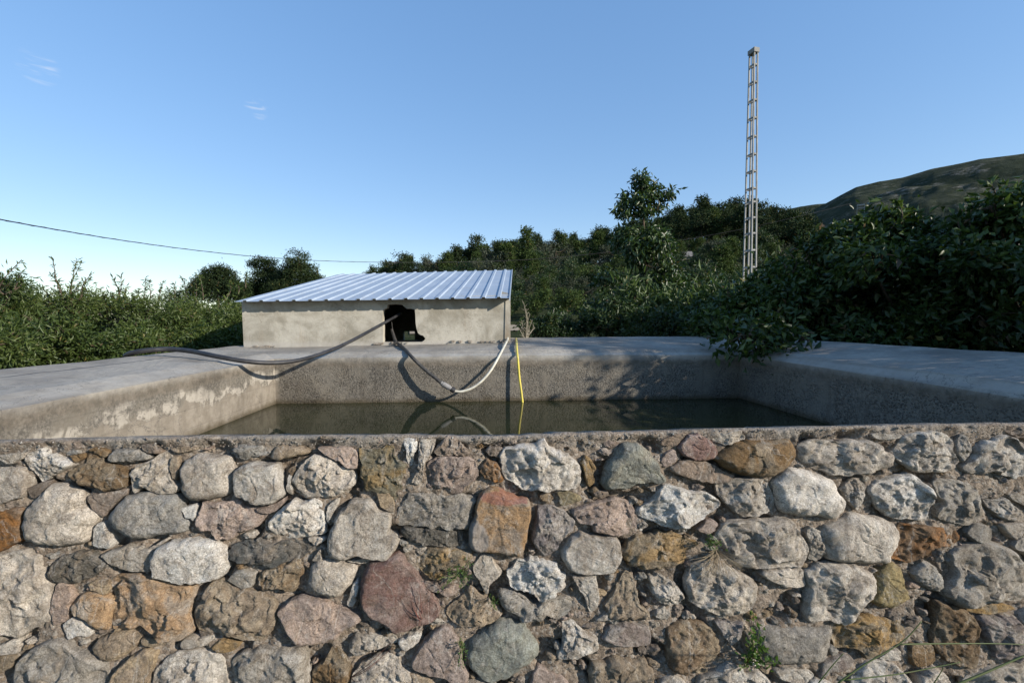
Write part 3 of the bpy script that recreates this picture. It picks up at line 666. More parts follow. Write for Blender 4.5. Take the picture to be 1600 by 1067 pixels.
st(1,1,[(850,930),(930,870),(1000,750),(1060,760),(1100,830),(1140,920),(1130,1010),(1080,1120),(960,1160),(850,1080)],'B',.9,'a')
st(1,1,[(1130,740),(1180,660),(1240,660),(1350,670),(1490,680),(1500,730),(1330,780),(1200,820),(1130,790)],'L',.8,'a')
st(1,1,[(1140,1040),(1180,930),(1280,860),(1450,820),(1520,840),(1540,900),(1600,930),(1660,1080),(1560,1200),(1300,1200),(1160,1130)],'L',1.1,'a')
st(1,1,[(1515,700),(1600,660),(1690,650),(1700,690),(1640,740),(1570,785),(1520,740)],'W',.8)
st(1,1,[(60,750),(120,690),(200,685),(280,730),(240,780),(180,800),(100,790)],'O',.7)
st(1,1,[(1100,90),(1200,70),(1290,75),(1270,100),(1180,110)],'L',.5)
st(2,1,[(50,60),(140,5),(280,-10),(480,10),(500,60),(430,120),(330,140),(290,200),(220,245),(150,220),(100,180),(60,120)],'O',.9,'c')
st(2,1,[(500,100),(560,40),(640,40),(680,110),(720,170),(690,210),(630,260),(610,340),(580,320),(540,230),(510,170)],'L',1.1,'f')
st(2,1,[(750,170),(830,90),(940,60),(1000,70),(1110,80),(1160,150),(1220,190),(1210,280),(1160,340),(1080,380),(1020,400),(960,340),(880,310),(780,290),(760,230)],'W',1.4,'c')
st(2,1,[(690,320),(800,315),(900,360),(960,420),(1080,390),(1220,370),(1310,400),(1320,460),(1230,510),(1150,545),(1080,500),(1010,550),(900,560),(840,550),(770,480),(700,400)],'G',.9,'c')
st(2,1,[(1255,190),(1330,190),(1440,200),(1470,270),(1470,390),(1450,460),(1400,490),(1370,400),(1330,330)],'L',1.1,'f')
st(2,1,[(310,440),(400,370),(470,280),(560,330),(640,410),(730,490),(680,550),(560,580),(430,590),(320,565),(290,510)],'T',1.1,'a')
st(2,1,[(110,250),(200,265),(250,300),(330,275),(380,290),(370,340),(310,370),(240,340),(160,320)],'P',.7)
st(2,1,[(440,800),(470,700),(560,630),(700,550),(790,545),(900,575),(930,640),(1000,720),(1020,790),(960,860),(860,930),(780,990),(640,1030),(550,990),(480,930),(450,870)],'E',1.3,'r')
st(2,1,[(10,880),(40,790),(110,700),(230,600),(330,600),(380,690),(410,810),(430,890),(470,970),(440,1050),(370,1040),(280,980),(150,960),(30,920)],'P',1.2,'f')
st(2,1,[(1190,560),(1250,530),(1310,590),(1400,650),(1470,680),(1460,770),(1400,810),(1250,840),(1150,850),(1150,800),(1190,740)],'L',1.1,'a')
st(2,1,[(1440,550),(1500,490),(1600,465),(1680,490),(1650,540),(1560,550)],'G',.8)
st(2,1,[(1480,680),(1560,590),(1680,570),(1860,590),(1870,720),(1840,740),(1700,745),(1560,720)],'V',1)
st(2,1,[(1390,960),(1420,880),(1540,850),(1700,850),(1850,880),(1910,960),(1900,1080),(1800,1160),(1500,1160),(1400,1080)],'T',.9,'c')
st(2,1,[(960,940),(1000,900),(1100,960),(1200,1000),(1280,1100),(1200,1180),(1000,1160),(930,1050)],'P',.8)
st(2,1,[(-60,960),(60,950),(180,1000),(200,1100),(100,1160),(-60,1130)],'T',.8)
st(3,1,[(-20,330),(30,250),(90,160),(150,240),(180,330),(200,420),(270,500),(240,540),(150,540),(50,540),(-60,530),(-80,430)],'T',1,'c')
st(3,1,[(270,220),(340,200),(440,220),(500,290),(545,350),(530,410),(480,440),(390,430),(320,370),(280,300)],'L',1,'c')
st(3,1,[(545,230),(570,150),(640,110),(740,85),(860,110),(960,170),(1080,230),(1120,300),(1110,380),(1070,450),(1000,510),(880,520),(760,490),(640,430),(560,390),(540,310)],'L',1.6,'a')
st(3,1,[(1110,180),(1170,150),(1290,145),(1440,135),(1460,200),(1480,270),(1400,290),(1280,270),(1180,230)],'L',1)
st(3,1,[(380,620),(480,560),(620,560),(740,600),(800,690),(840,780),(790,840),(680,870),(600,930),(480,960),(400,900),(400,750)],'B',.9,'c')
st(3,1,[(770,560),(860,540),(930,560),(1000,560),(960,700),(900,740),(860,700),(820,640)],'V',.7)
st(3,1,[(1100,640),(1180,590),(1340,600),(1600,600),(1690,590),(1680,700),(1640,820),(1580,870),(1420,880),(1250,890),(1180,880),(1130,780)],'G',1,'r')
st(3,1,[(640,1080),(650,1010),(740,960),(880,880),(960,900),(1010,950),(1100,930),(1170,970),(1220,1050),(1200,1160),(800,1180)],'L',1,'a')
st(3,1,[(1240,940),(1340,910),(1480,930),(1550,960),(1520,1000),(1430,1050),(1330,1020),(1260,990)],'L',.8)
st(3,1,[(1460,150),(1540,130),(1600,110),(1700,100),(1850,110),(1950,150),(2030,230),(2010,310),(1960,400),(1880,460),(1790,570),(1700,560),(1490,550),(1480,420),(1490,270)],'L',1.2,'c')
st(3,1,[(1040,860),(1100,830),(1160,880),(1100,905),(1050,895)],'W',.7)
st(4,1,[(420,220),(500,130),(560,100),(620,140),(640,260),(680,370),(640,410),(530,465),(440,430),(380,400),(390,330)],'Y',1,'r')
st(4,1,[(710,190),(790,100),(860,110),(940,190),(960,300),(920,335),(830,300),(750,250)],'G',1,'r')
st(4,1,[(80,590),(200,560),(330,510),(500,530),(640,560),(670,650),(640,740),(560,760),(440,830),(330,830),(260,770),(110,760)],'O',.9,'c')
st(4,1,[(890,400),(990,420),(1100,470),(1180,510),(1220,600),(1230,730),(1200,900),(1100,910),(980,880),(880,760),(860,640),(880,520)],'B',.9,'c')
st(4,1,[(1110,470),(1180,430),(1330,410),(1430,420),(1510,455),(1400,480),(1290,500),(1190,490)],'O',.6)
st(4,1,[(1210,530),(1320,510),(1480,520),(1560,590),(1660,600),(1660,850),(1480,850),(1340,840),(1290,720),(1250,640)],'V',1,'c')
st(4,1,[(1110,1040),(1200,950),(1350,900),(1660,900),(1700,1100),(1500,1180),(1200,1160)],'G',1,'a')
st(4,1,[(450,850),(540,790),(620,780),(620,850),(560,860)],'L',.6)
st(4,1,[(250,1000),(350,870),(500,860),(600,910),(690,990),(720,1100),(600,1180),(300,1160)],'L',1,'a')
st(4,1,[(750,1100),(780,990),(880,940),(960,960),(1010,1030),(1000,1120),(850,1180)],'L',.9)
st(4,1,[(680,820),(700,740),(860,730),(880,860),(800,910),(720,900)],'B',.6)
st(4,1,[(0,880),(60,860),(200,820),(250,850),(200,930),(60,950),(-20,1000)],'V',.7)

def poly_area(P): return abs(sum(P[i][0] * P[i - 1][1] - P[i - 1][0] * P[i][1] for i in range(len(P)))) / 2
def resample(P, n, seed, rough):
    P = [Vector((p[0], p[1], 0)) for p in P]; m = len(P); out = []
    dense = []
    for i in range(m):
        p0, p1, p2, p3 = P[i - 1], P[i], P[(i + 1) % m], P[(i + 2) % m]
        for k in range(8):
            t = k / 8
            c = .5 * ((2 * p1) + (p2 - p0) * t + (2 * p0 - 5 * p1 + 4 * p2 - p3) * t * t + (3 * p1 - p0 - 3 * p2 + p3) * t ** 3)
            l = p1.lerp(p2, t); dense.append(c * .5 + l * .5)
    L = [0]
    for i in range(len(dense)): L.append(L[-1] + (dense[(i + 1) % len(dense)] - dense[i]).length)
    tot = L[-1]; j = 0
    for k in range(n):
        s = tot * k / n
        while L[j + 1] < s: j += 1
        t = (s - L[j]) / max(1e-9, L[j + 1] - L[j]); out.append(dense[j].lerp(dense[(j + 1) % len(dense)], t))
    c = sum(out, Vector((0, 0, 0))) / n
    res = []
    for p in out:
        d = (p - c); q = Vector((p.x * 26, p.y * 26, seed))
        res.append(p + d.normalized() * (noise.noise(q) * .006 + noise.noise(q * 2.7) * .004 + noise.noise(q * 6) * .002) * rough)
    return res, c
def stone_geo(P, prom, style, seed, n=76, rings=22):
    """P: outline on the wall face in metres (a, b). Returns world vertices and faces of one rock half sunk in mortar"""
    out, c = resample(P, n, seed, 1.0 if style != 'c' else 1.8)
    A = poly_area(P); rad = math.sqrt(A / math.pi)
    T = min(.044, (.013 + rad * .24)) * (.4 + .6 * prom)
    rnd = random.Random(int(seed * 1000))
    planes = []
    npl = {'r': 2, 'f': 2, 'a': 6, 'c': 3}[style]
    for i in range(npl):
        ang = rnd.uniform(0, 2 * math.pi); tilt = rnd.uniform(.25, .9) if style in 'ac' else rnd.uniform(.10, .35)
        planes.append((math.cos(ang) * tilt, math.sin(ang) * tilt, rnd.uniform(.78, 1.12)))
    e = {'r': (4, .6), 'f': (12, .5), 'a': (9, .55), 'c': (8, .6)}[style]
    frac = {'r': .10, 'f': .10, 'a': .32, 'c': .30}[style]; fs_ = 1.7 / rad
    base_tilt = (rnd.uniform(-.12, .12), rnd.uniform(-.12, .12))
    nz = {'r': .10, 'f': .07, 'a': .12, 'c': .18}[style]
    S = [(.80, -.045), (.93, -.025), (.995, -.012)]
    for i in range(rings): S.append((1 - (i / rings) ** 1.35 * 1.0, None))
    V = []
    for s, hh in S:
        for p in out:
            q = c.lerp(p, s); dx, dy = (q.x - c.x) / rad, (q.y - c.y) / rad
            if hh is None:
                h = T * max(0, 1 - s ** e[0]) ** e[1]
                for gx, gy, k in planes: h = min(h, T * (k + gx * dx + gy * dy) )
                h = max(h, T * .12 * (1 - s))
                h += T * (base_tilt[0] * dx + base_tilt[1] * dy) * (1 - s ** 6)
                w_ = 1 - s ** 14
                Q = Vector((q.x, q.y, seed * 3.7))
                W = Q + Vector((noise.noise(Q * 30), noise.noise(Q * 30 + Vector((9, 0, 0))), 0)) * .006
                for lv, (sf, am) in enumerate(((fs_, frac), (fs_ * 2.6, frac * .5))):      # broken facets, each with its own tilt
                    dd, pp = noise.voronoi(Vector((W.x * sf, W.y * sf, seed + lv)))
                    cp = pp[0]; tx, ty = noise.noise(cp * 7.3) * 2, noise.noise(cp * 5.1 + Vector((3, 1, 0))) * 2
                    h += w_ * T * am * ((W.x * sf - cp.x) * tx + (W.y * sf - cp.y) * ty + noise.noise(cp * 3.3) * .9)
                h += w_ * (noise.noise(Q * 13) * nz * T + noise.noise(Q * 34) * nz * T * .8 + noise.noise(Q * 90) * .0012 + noise.noise(Q * 170) * .0007)
                cr_ = abs(noise.noise(Q * 17 + Vector((0, 4, 0))))
                if cr_ < .05 and noise.noise(Q * 6) > -.1: h -= w_ * (.05 - cr_) / .05 * .0035
                if style == 'c': h -= w_ * max(0, noise.noise(Q * 48) - .22) * .012
            else: h = hh
            V.append(wall_pt(q.x, q.y, h))
    nr = len(S); Fc = []
    for i in range(nr - 1):
        for k in range(n):
            k2 = (k + 1) % n
            Fc.append((i * n + k, i * n + k2, (i + 1) * n + k2, (i + 1) * n + k))
    b = len(V); V.append(sum((V[(nr - 1) * n + k] for k in range(n)), Vector((0, 0, 0))) / n)
    for k in range(n): Fc.append(((nr - 1) * n + k, (nr - 1) * n + (k + 1) % n, b, b))
    Fc = [f if f[2] != f[3] else f[:3] for f in Fc]
    return V, Fc
def col_pair(c, rnd):
    a, b = C[c]; k = rnd.uniform(.86, 1.1); t = rnd.uniform(-.02, .02)
    return tuple(max(.01, v * k + dt) for v, dt in zip(a, (t, 0, -t))), tuple(max(.01, v * k) for v in b)

def build_wall():
    root = thing('stone_wall', (0, 1.35, 0), 'waist-high rubble stone wall with rough mortar in front of the water basin', 'stone wall')
    rnd = random.Random(11)
    polys = []
    for px, c, prom, style in STONES:
        P = [wall_ab(*p) for p in px]
        P = [(a, max(b, b_edge(a) + .006)) for a, b in P]
        polys.append((P, c, prom, style))
    order = sorted(range(len(polys)), key=lambda i: -poly_area(polys[i][0]))
    big = set(order[:100])
    # mask of the traced stones, for filling the rest of the wall
    g = .006; A0, A1, B0, B1 = -3.4, 3.8, -.05, 1.25
    NA_, NB_ = int((A1 - A0) / g), int((B1 - B0) / g)
    mask = np.zeros((NB_, NA_), bool)
    aa, bb = np.meshgrid(A0 + (np.arange(NA_) + .5) * g, B0 + (np.arange(NB_) + .5) * g)
    def fill(P):
        xs = [p[0] for p in P]; ys = [p[1] for p in P]
        i0, i1 = max(0, int((min(xs) - A0) / g)), min(NA_, int((max(xs) - A0) / g) + 2)
        j0, j1 = max(0, int((min(ys) - B0) / g)), min(NB_, int((max(ys) - B0) / g) + 2)
        if i1 <= i0 or j1 <= j0: return None
        X_, Y_ = aa[j0:j1, i0:i1], bb[j0:j1, i0:i1]; ins = np.zeros(X_.shape, bool)
        for q in range(len(P)):
            (x1, y1), (x2, y2) = P[q - 1], P[q]
            if y1 == y2: continue
            cond = ((y1 > Y_) != (y2 > Y_)) & (X_ < (x2 - x1) * (Y_ - y1) / (y2 - y1) + x1); ins ^= cond
        return (slice(j0, j1), slice(i0, i1)), ins
    for P, *_ in polys:
        r = fill(P)
        if r: mask[r[0]] |= r[1]
    small = []
    for i, (P, c, prom, style) in enumerate(polys):
        cc = col_pair(c, rnd)
        if i in big:
            V, Fc = stone_geo(P, prom, style, i * .731 + 1)
            n = len(V); o = mesh_obj('stone', V, Fc, M['stone'], root, smooth=True,
                                     attrs={'Col': np.tile((*cc[0], 1), (n, 1)), 'Colb': np.tile((*cc[1], 1), (n, 1))})
            fix_normals(o)
            if c in LABELS: o['label'] = LABELS[c]
        else: small.append((P, c, prom, style, cc, 36, 10))
    # stones outside the photograph's view and the little ones wedged in the joints
    def try_blob(a, b, r, shrink, ny, c, prom, style, n, rg):
        ang0 = rnd.uniform(0, 6.28); P = []
        for k in range(ny):
            t = ang0 + 2 * math.pi * k / ny; rr = r * rnd.uniform(.8, 1.15)
            P.append((a + math.cos(t) * rr * rnd.uniform(1.0, 1.25), b + math.sin(t) * rr * shrink))
        res = fill(P)
        if res is None: return False
        if min(p[1] for p in P) < b_edge(a) + .008 or max(p[1] for p in P) > 1.24: return False
        if (mask[res[0]] & res[1]).sum() > .03 * max(1, res[1].sum()): return False
        mask[res[0]] |= res[1]
        small.append((P, c, prom, style, col_pair(c, rnd), n, rg)); return True
    pool = 'LLLGGPTTWVXAOBDLU'
    for r, tries in ((.085, 900), (.065, 1400), (.045, 2000), (.032, 2500)):
        for _ in range(tries):
            a, b = rnd.uniform(-3.3, 3.7), rnd.uniform(.05, 1.2)
            inview = -1.56 < a < 1.76 and b < .76
            if inview: continue
            try_blob(a, b, r, rnd.uniform(.6, .95), rnd.randint(7, 10), rnd.choice(pool), rnd.uniform(.8, 1.3), rnd.choice('rafc'), 28, 8)
    for r, tries in ((.024, 260), (.016, 700), (.011, 900)):
        for _ in range(tries):
            a, b = rnd.uniform(-1.56, 1.76), rnd.uniform(.0, .8)
            try_blob(a, b, r, rnd.uniform(.35, .8), 6, rnd.choice('XXTGPBLXG'), rnd.uniform(.2, .6), rnd.choice('ac'), 26, 7)
    VV = []; FF = []; CA = []; CB = []
    for j, (P, c, prom, style, cc, n, rg) in enumerate(small):
        V, Fc = stone_geo(P, prom, style, 300 + j * .377, n, rg)
        b0 = len(VV); VV += V; FF += [tuple(i + b0 for i in f) for f in Fc]
        CA += [(*cc[0], 1)] * len(V); CB += [(*cc[1], 1)] * len(V)
    o = mesh_obj('small_stones', VV, FF, M['stone'], root, smooth=True, attrs={'Col': CA, 'Colb': CB}); fix_normals(o)
    o['kind'] = 'stuff'
    # mortar body
    As = list(np.arange(-3.4, -1.7, .04)) + list(np.arange(-1.7, 1.9, .0062)) + list(np.arange(1.9, 3.9, .04))
    Bs = list(np.arange(0, .86, .0062)) + list(np.arange(.86, 1.26, .04)) + [1.262]
    V = []; Fc = []
    for a in As:
        be = b_edge(a)
        for top, hh in ((.062, -.25), (.055, -.24), (.004, -.022)):     # inner lip and sloping top
            p = wall_pt(a, be, 0)
            V.append(Vector((p.x, p.y + (-hh) * 1.0, p.z - (top if hh < -.1 else .004) + .004 * noise.noise(Vector((a * 30, hh * 20, 1))))))
        V[-3].z = WL - .6
        for b in Bs:
            bt = be + (1.262 - be) * (b / 1.262) if b > .86 else be + b * (1.262 - be) / 1.262
            q = Vector((a, bt, 2.2))
            h = -.003 + .013 * noise.noise(q * 8) + .009 * noise.noise(q * 21) + .007 * noise.noise(q * 50) + .004 * noise.noise(q * 110)
            # hollowed joints with fallen-out mortar
            h -= .030 * smooth01((noise.noise(q * 11 + Vector((7, 0, 0))) - .10) / .25)
            topk = smooth01(1 - b / .05); h = h * (1 - topk) + topk * (.008 + .010 * noise.noise(q * 20) + .008 * noise.noise(q * 55)) 
            if b == 0: h = -.006 + .003 * noise.noise(q * 40)
            V.append(wall_pt(a, bt, h))
    m_ = len(Bs) + 3
    for i in range(len(As) - 1):
        for j in range(m_ - 1): Fc.append((i * m_ + j, (i + 1) * m_ + j, (i + 1) * m_ + j + 1, i * m_ + j + 1))
    fix_normals(mesh_obj('mortar', V, Fc, M['mortar'], root, smooth=True))
    # gravel showing in the mortar
    VV = []; FF = []; CA = []; CB = []
    for _ in range(4200):
        a, b = rnd.uniform(-1.62, 1.82), rnd.uniform(0.004, .84)
        if rnd.random() < .22: b = rnd.uniform(.002, .05)
        b += b_edge(a)
        i, j = int((a - A0) / g), int((b - B0) / g)
        if mask[j, i]: continue
        r = rnd.uniform(.0012, .0034) if rnd.random() < .93 else rnd.uniform(.0035, .006)
        q = Vector((a, b, 2.2)); h = -.002 + .013 * noise.noise(q * 8) + .009 * noise.noise(q * 21) + .007 * noise.noise(q * 50) - .030 * smooth01((noise.noise(q * 11 + Vector((7, 0, 0))) - .10) / .25)
        if b - b_edge(a) < .03: h = .009
        cen = wall_pt(a, b, h + r * .2); b0 = len(VV)
        for (x, y, z) in ((1, 0, 0), (-1, 0, 0), (0, 1, 0), (0, -1, 0), (0, 0, 1), (0, 0, -1)):
            k = rnd.uniform(.65, 1.25) * r; VV.append(cen + Vector((x, y, z)) * k + Vector((rnd.uniform(-.3, .3) * r,) * 1 + (0, rnd.uniform(-.3, .3) * r)))
        FF += [(b0, b0 + 2, b0 + 4), (b0 + 2, b0 + 1, b0 + 4), (b0 + 1, b0 + 3, b0 + 4), (b0 + 3, b0, b0 + 4), (b0 + 2, b0, b0 + 5), (b0 + 1, b0 + 2, b0 + 5), (b0 + 3, b0 + 1, b0 + 5), (b0, b0 + 3, b0 + 5)]
        cc = col_pair(rnd.choice('LXGTDWXPX'), rnd); CA += [(*cc[0], 1)] * 6; CB += [(*cc[1], 1)] * 6
    o = mesh_obj('gravel', VV, FF, M['stone'], root, attrs={'Col': CA, 'Colb': CB}); o['kind'] = 'stuff'
build_wall()

# ------------------------------------------------------------------ pump shed
def panel(mb, P3, holes, thick):
    """flat wall with openings: P3(u, v) maps wall coordinates to 3D"""
    outer, *hs_ = holes
    loops = [[Vector((u, v, 0)) for u, v in outer]] + [[Vector((u, v, 0)) for u, v in h] for h in hs_]
    tris = geometry.tessellate_polygon(loops); flat = [p for l in loops for p in l]; n = len(flat)
    vs = [P3(p.x, p.y, 0) for p in flat] + [P3(p.x, p.y, thick) for p in flat]
    fs = [tuple(t) for t in tris] + [tuple(n + i for i in reversed(t)) for t in tris]
    b = 0
    for l in loops:
        m = len(l)
        for i in range(m): j = (i + 1) % m; fs.append((b + i, b + j, n + b + j, n + b + i))
        b += m
    mb.add(vs, fs)
def build_shed():
    root = thing('pump_shed', (-1.2, 5.5, 1.34), 'low cement rendered shed with ribbed blue grey metal roof and ragged hole', 'shed')
    YF = 5.5
    q = lambda px, py: (lambda p: (p.x, p.z))(at_y(px, py, YF))
    BL, BR, TR, TL = q(381, 545), q(796.5, 535), q(796.5, 461), q(377.5, 471)
    hole = [q(560 + x / 4.447, 400 + y / 4.447) for x, y in
            [(203, 337), (250, 334), (303, 338), (318, 352), (335, 366), (365, 366), (392, 374), (396, 420), (398, 470), (404, 505), (414, 535), (430, 548), (448, 552), (466, 572), (458, 586), (440, 597), (330, 599), (240, 598), (172, 598), (169, 560), (170, 500), (166, 440), (170, 378), (182, 368), (200, 360)]]
    outer = [BL, ((BL[0] + BR[0]) / 2, (BL[1] + BR[1]) / 2), BR, TR, TL]
    mb = MB(); panel(mb, lambda u, v, t: Vector((u, YF + t, v)), [outer, hole], .12)
    front = mb.build('wall', M['render'], root)
    # back corners
    YB = 8.4; bl = at_y(530, 428, YB); brr = at_y(799, 421, YB)
    zBL, zBR = .9, .9
    def side(xf, zf0, zf1, xb, zb0, zb1, outx, y0=YF + .12):
        m = MB(); t = .12 * outx
        x_at = lambda y: xf + (xb - xf) * (y - YF) / (YB - YF); z_at = lambda y, a, b: a + (b - a) * (y - YF) / (YB - YF)
        y1 = YB - .13
        m.box8([(x_at(y0), y0, .5), (x_at(y0) + t, y0, .5), (x_at(y1) + t, y1, .5), (x_at(y1), y1, .5),
                (x_at(y0), y0, z_at(y0, zf1, zb1)), (x_at(y0) + t, y0, z_at(y0, zf1, zb1)), (x_at(y1) + t, y1, z_at(y1, zf1, zb1)), (x_at(y1), y1, z_at(y1, zf1, zb1))])
        m.build('wall', M['render'], root)
    side(TL[0], BL[1], TL[1] - .005, bl.x + .1, .5, bl.z - .06, 1)
    side(TR[0], BR[1], TR[1] - .005, brr.x - .06, .5, brr.z - .06, -1)
    mb = MB()
    wh = [(-1.37, 1.22), (-1.17, 1.22), (-1.17, 1.43), (-1.37, 1.43)]
    panel(mb, lambda u, v, t: Vector((u, YB - .13 + t, v)), [[(bl.x + .1, .5), (brr.x - .06, .5), (brr.x - .06, brr.z - .07), (bl.x + .1, bl.z - .07)], wh], .12)
    mb.build('wall', M['render'], root)
    # corner render strip, a little proud of the front
    mb = MB(); c0, c1 = q(788.5, 534), q(790, 465); e0, e1 = q(797.5, 534), q(797.5, 462)
    mb.box8([(c0[0], YF - .012, c0[1]), (e0[0], YF - .012, e0[1]), (e0[0], YF + .06, e0[1]), (c0[0], YF + .06, c0[1]),
             (c1[0], YF - .012, c1[1]), (e1[0], YF - .012, e1[1]), (e1[0], YF + .06, e1[1]), (c1[0], YF + .06, c1[1])])
    mb.build('corner_strip', M['render'], root)
    # ribbed roof sheet
    EL, ER = at_y(366, 471.5, YF - .16), at_y(795, 465.5, YF - .16)
    BLk, BRk = at_y(527, 429, YB + .1), at_y(799.5, 422, YB + .1)
    nr = 17; prof = []
    for i in range(nr):
        c = (i + .62) / (nr + .28)
        for du, hh in ((-.020, 0), (-.0135, 1), (.0, 1.0), (.0, 1.0), (.0135, 1), (.020, 0)):
            prof.append((c + du * .40, hh * .016))
    prof = [(0, 0)] + prof + [(1, 0)]
    V = []; Fc = []; rows = 14
    for j in range(rows):
        t = j / (rows - 1)
        for u, h in prof:
            p = EL.lerp(ER, u).lerp(BLk.lerp(BRk, u), t); V.append(p + Vector((0, -.2 * h, h)) + Vector((0, 0, .003 * noise.noise(Vector((u * 9, t * 4, 3))))))
    m_ = len(prof)
    for j in range(rows - 1):
        for i in range(m_ - 1): Fc.append((j * m_ + i, j * m_ + i + 1, (j + 1) * m_ + i + 1, (j + 1) * m_ + i))
    roof = fix_normals(mesh_obj('roof', V, Fc, M['roof'], root))
    so = roof.modifiers.new('sheet', 'SOLIDIFY'); so.thickness = .003
    # verge flashing at the right edge
    mb = MB(); 
    pts = [ER + Vector((.004, 0, .004)), BRk + Vector((.004, 0, .004))]
    mb.box8([pts[0] + Vector((0, 0, -.035)), pts[0] + Vector((.012, 0, -.035)), pts[1] + Vector((.012, 0, -.035)), pts[1] + Vector((0, 0, -.035)),
             pts[0] + Vector((0, 0, .01)), pts[0] + Vector((.012, 0, .01)), pts[1] + Vector((.012, 0, .01)), pts[1] + Vector((0, 0, .01))])
    mb.build('verge_flashing', M['roof'], root)
    # scrapes of old mortar along the foot of the front wall
    mb = MB(); rnd = random.Random(5)
    for i in range(46):
        px = rnd.choice([rnd.uniform(392, 425), rnd.uniform(585, 600), rnd.uniform(690, 790), rnd.uniform(385, 790)])
        p = at_y(px, interp(px, [(381, 542.5), (796, 532.5)]) + rnd.uniform(-1.5, 1), YF - .012); s = rnd.uniform(.006, .02)
        mb.box8([p + Vector((a * s * rnd.uniform(.6, 1.6), b * s * .7, c * s * rnd.uniform(.3, .8))) for c in (-1, 1) for a, b in ((-1, -1), (1, -1), (1, 1), (-1, 1))])
    mb.build('mortar_scraps', M['mortar'], root)['kind'] = 'stuff'
build_shed()

# ------------------------------------------------------------------ hoses and pipes
P_ = lambda L: [at_y(x, y, Y) for x, y, Y in L]
mb = MB()
path = P_([(196, 556, 4.0), (208, 551, 3.98), (235, 547, 4.0), (265, 545.5, 4.05), (300, 549, 3.98), (340, 557, 3.86), (380, 564, 3.88), (420, 567, 3.98), (460, 564, 4.14), (500, 553.5, 4.38), (540, 537, 4.7), (580, 516, 5.1), (612, 498, 5.45), (626, 490, 5.75)])
sp = spline(path, 6); mb.tube(sp, [.0215 - .006 * i / (len(sp) - 1) for i in range(len(sp))], 12)
tag(mb.build('hose', M['black'], smooth=True), 'thick black hose sagging from the left coping up into the hole of the shed', 'hose')
pr = at_y(622, 535, 5.45)
pipe = thing('supply_pipe', pr, 'hanging pipe on the far basin wall, half black and half white', 'pipe')
mb = MB(); mb.tube(spline(P_([(612, 515, 5.65), (618, 532, 5.5), (622, 537, 5.4), (632, 545, 4.84), (642, 556, 4.53), (658, 572, 4.47), (676, 587, 4.44), (692, 600, 4.43)]), 6), .0175, 10)
mb.build('pipe_section', M['blackd'], pipe, True)
mb = MB(); a, b = at_y(689, 598, 4.43), at_y(711, 611, 4.43)
mb.tube([a, a.lerp(b, .12), a.lerp(b, .13), a.lerp(b, .62), a.lerp(b, .63), b], [.021, .021, .026, .026, .022, .020], 14)
cp = mb.build('coupling', M['fitting'], pipe, False)
mb = MB(); mb.tube([a.lerp(b, .72), a.lerp(b, .75), a.lerp(b, .95), a.lerp(b, .98)], [.022, .028, .028, .022], 14); mb.build('collar', M['black'], cp if False else pipe)
mb = MB(); mb.tube(spline(P_([(710, 611, 4.43), (722, 611.5, 4.43), (738, 606, 4.44), (754, 594, 4.46), (768, 577, 4.5), (780, 556, 4.58), (788, 541, 4.9), (793, 531, 5.40), (793.5, 528, 5.47)]), 6), .0125, 10)
mb.build('pipe_section', M['whitep'], pipe, True)
# tangled tie wire beside the hole
mb = MB(); rnd = random.Random(3); base = at_y(621, 538, 5.35)
for i in range(9):
    pts = [base + Vector((rnd.uniform(-.03, .05), rnd.uniform(-.02, .03), rnd.uniform(.0, .03)))]
    for k in range(5): pts.append(pts[-1] + Vector((rnd.uniform(-.035, .03), rnd.uniform(-.05, .0), rnd.uniform(-.03, .015))))
    pts = [Vector((p.x, p.y, max(p.z, 1.345))) for p in pts]
    mb.tube(spline(pts, 3), .0035, 5)
mb.tube(spline(P_([(612, 503, 5.6), (614, 520, 5.58), (616, 537, 5.46), (625, 544, 5.2), (640, 549, 4.9)]), 4), .004, 5)
tag(mb.build('tie_wire', M['blackd']), 'tangle of dark tie wire on the ledge at the foot of the shed hole', 'wire')
mb = MB(); mb.tube(spline(P_([(806.5, 529, 6.18), (807, 533, 5.5), (807.3, 542, 4.76), (807.8, 549, 4.62), (808.6, 556, 4.535), (809.5, 565, 4.52), (811.5, 590, 4.51), (814.5, 612, 4.50), (816.5, 629, 4.49), (818, 645, 4.48)]), 6), .0115, 10)
tag(mb.build('garden_hose', M['yellow'], smooth=True), 'thin bright yellow hose hanging over the far basin wall into the water', 'hose')

# ------------------------------------------------------------------ overhead cable
mb = MB()
cab = []
ctab = [(-260, 288), (-100, 322), (0, 343), (100, 361), (200, 377), (300, 390.5), (400, 401), (500, 407.5), (600, 410), (680, 410), (760, 408.5), (850, 404), (950, 394), (1050, 378), (1150, 360), (1250, 338), (1330, 318)]
for i, (px, py) in enumerate(ctab):
    r = 14 + 56 * (i / (len(ctab) - 1)); cab.append(at_r(px, py, r))
sp = spline(cab, 10)
mb.tube(sp, .020, 6)
wv = []
for i, p in enumerate(sp): wv.append(p + Vector((0, .0, .018 * math.sin(i * 1.7))))
mb.tube(wv, .012, 5)
tag(mb.build('overhead_cable', M['cable'], smooth=True), 'twisted black overhead cable sagging across the sky behind the shed', 'cable')

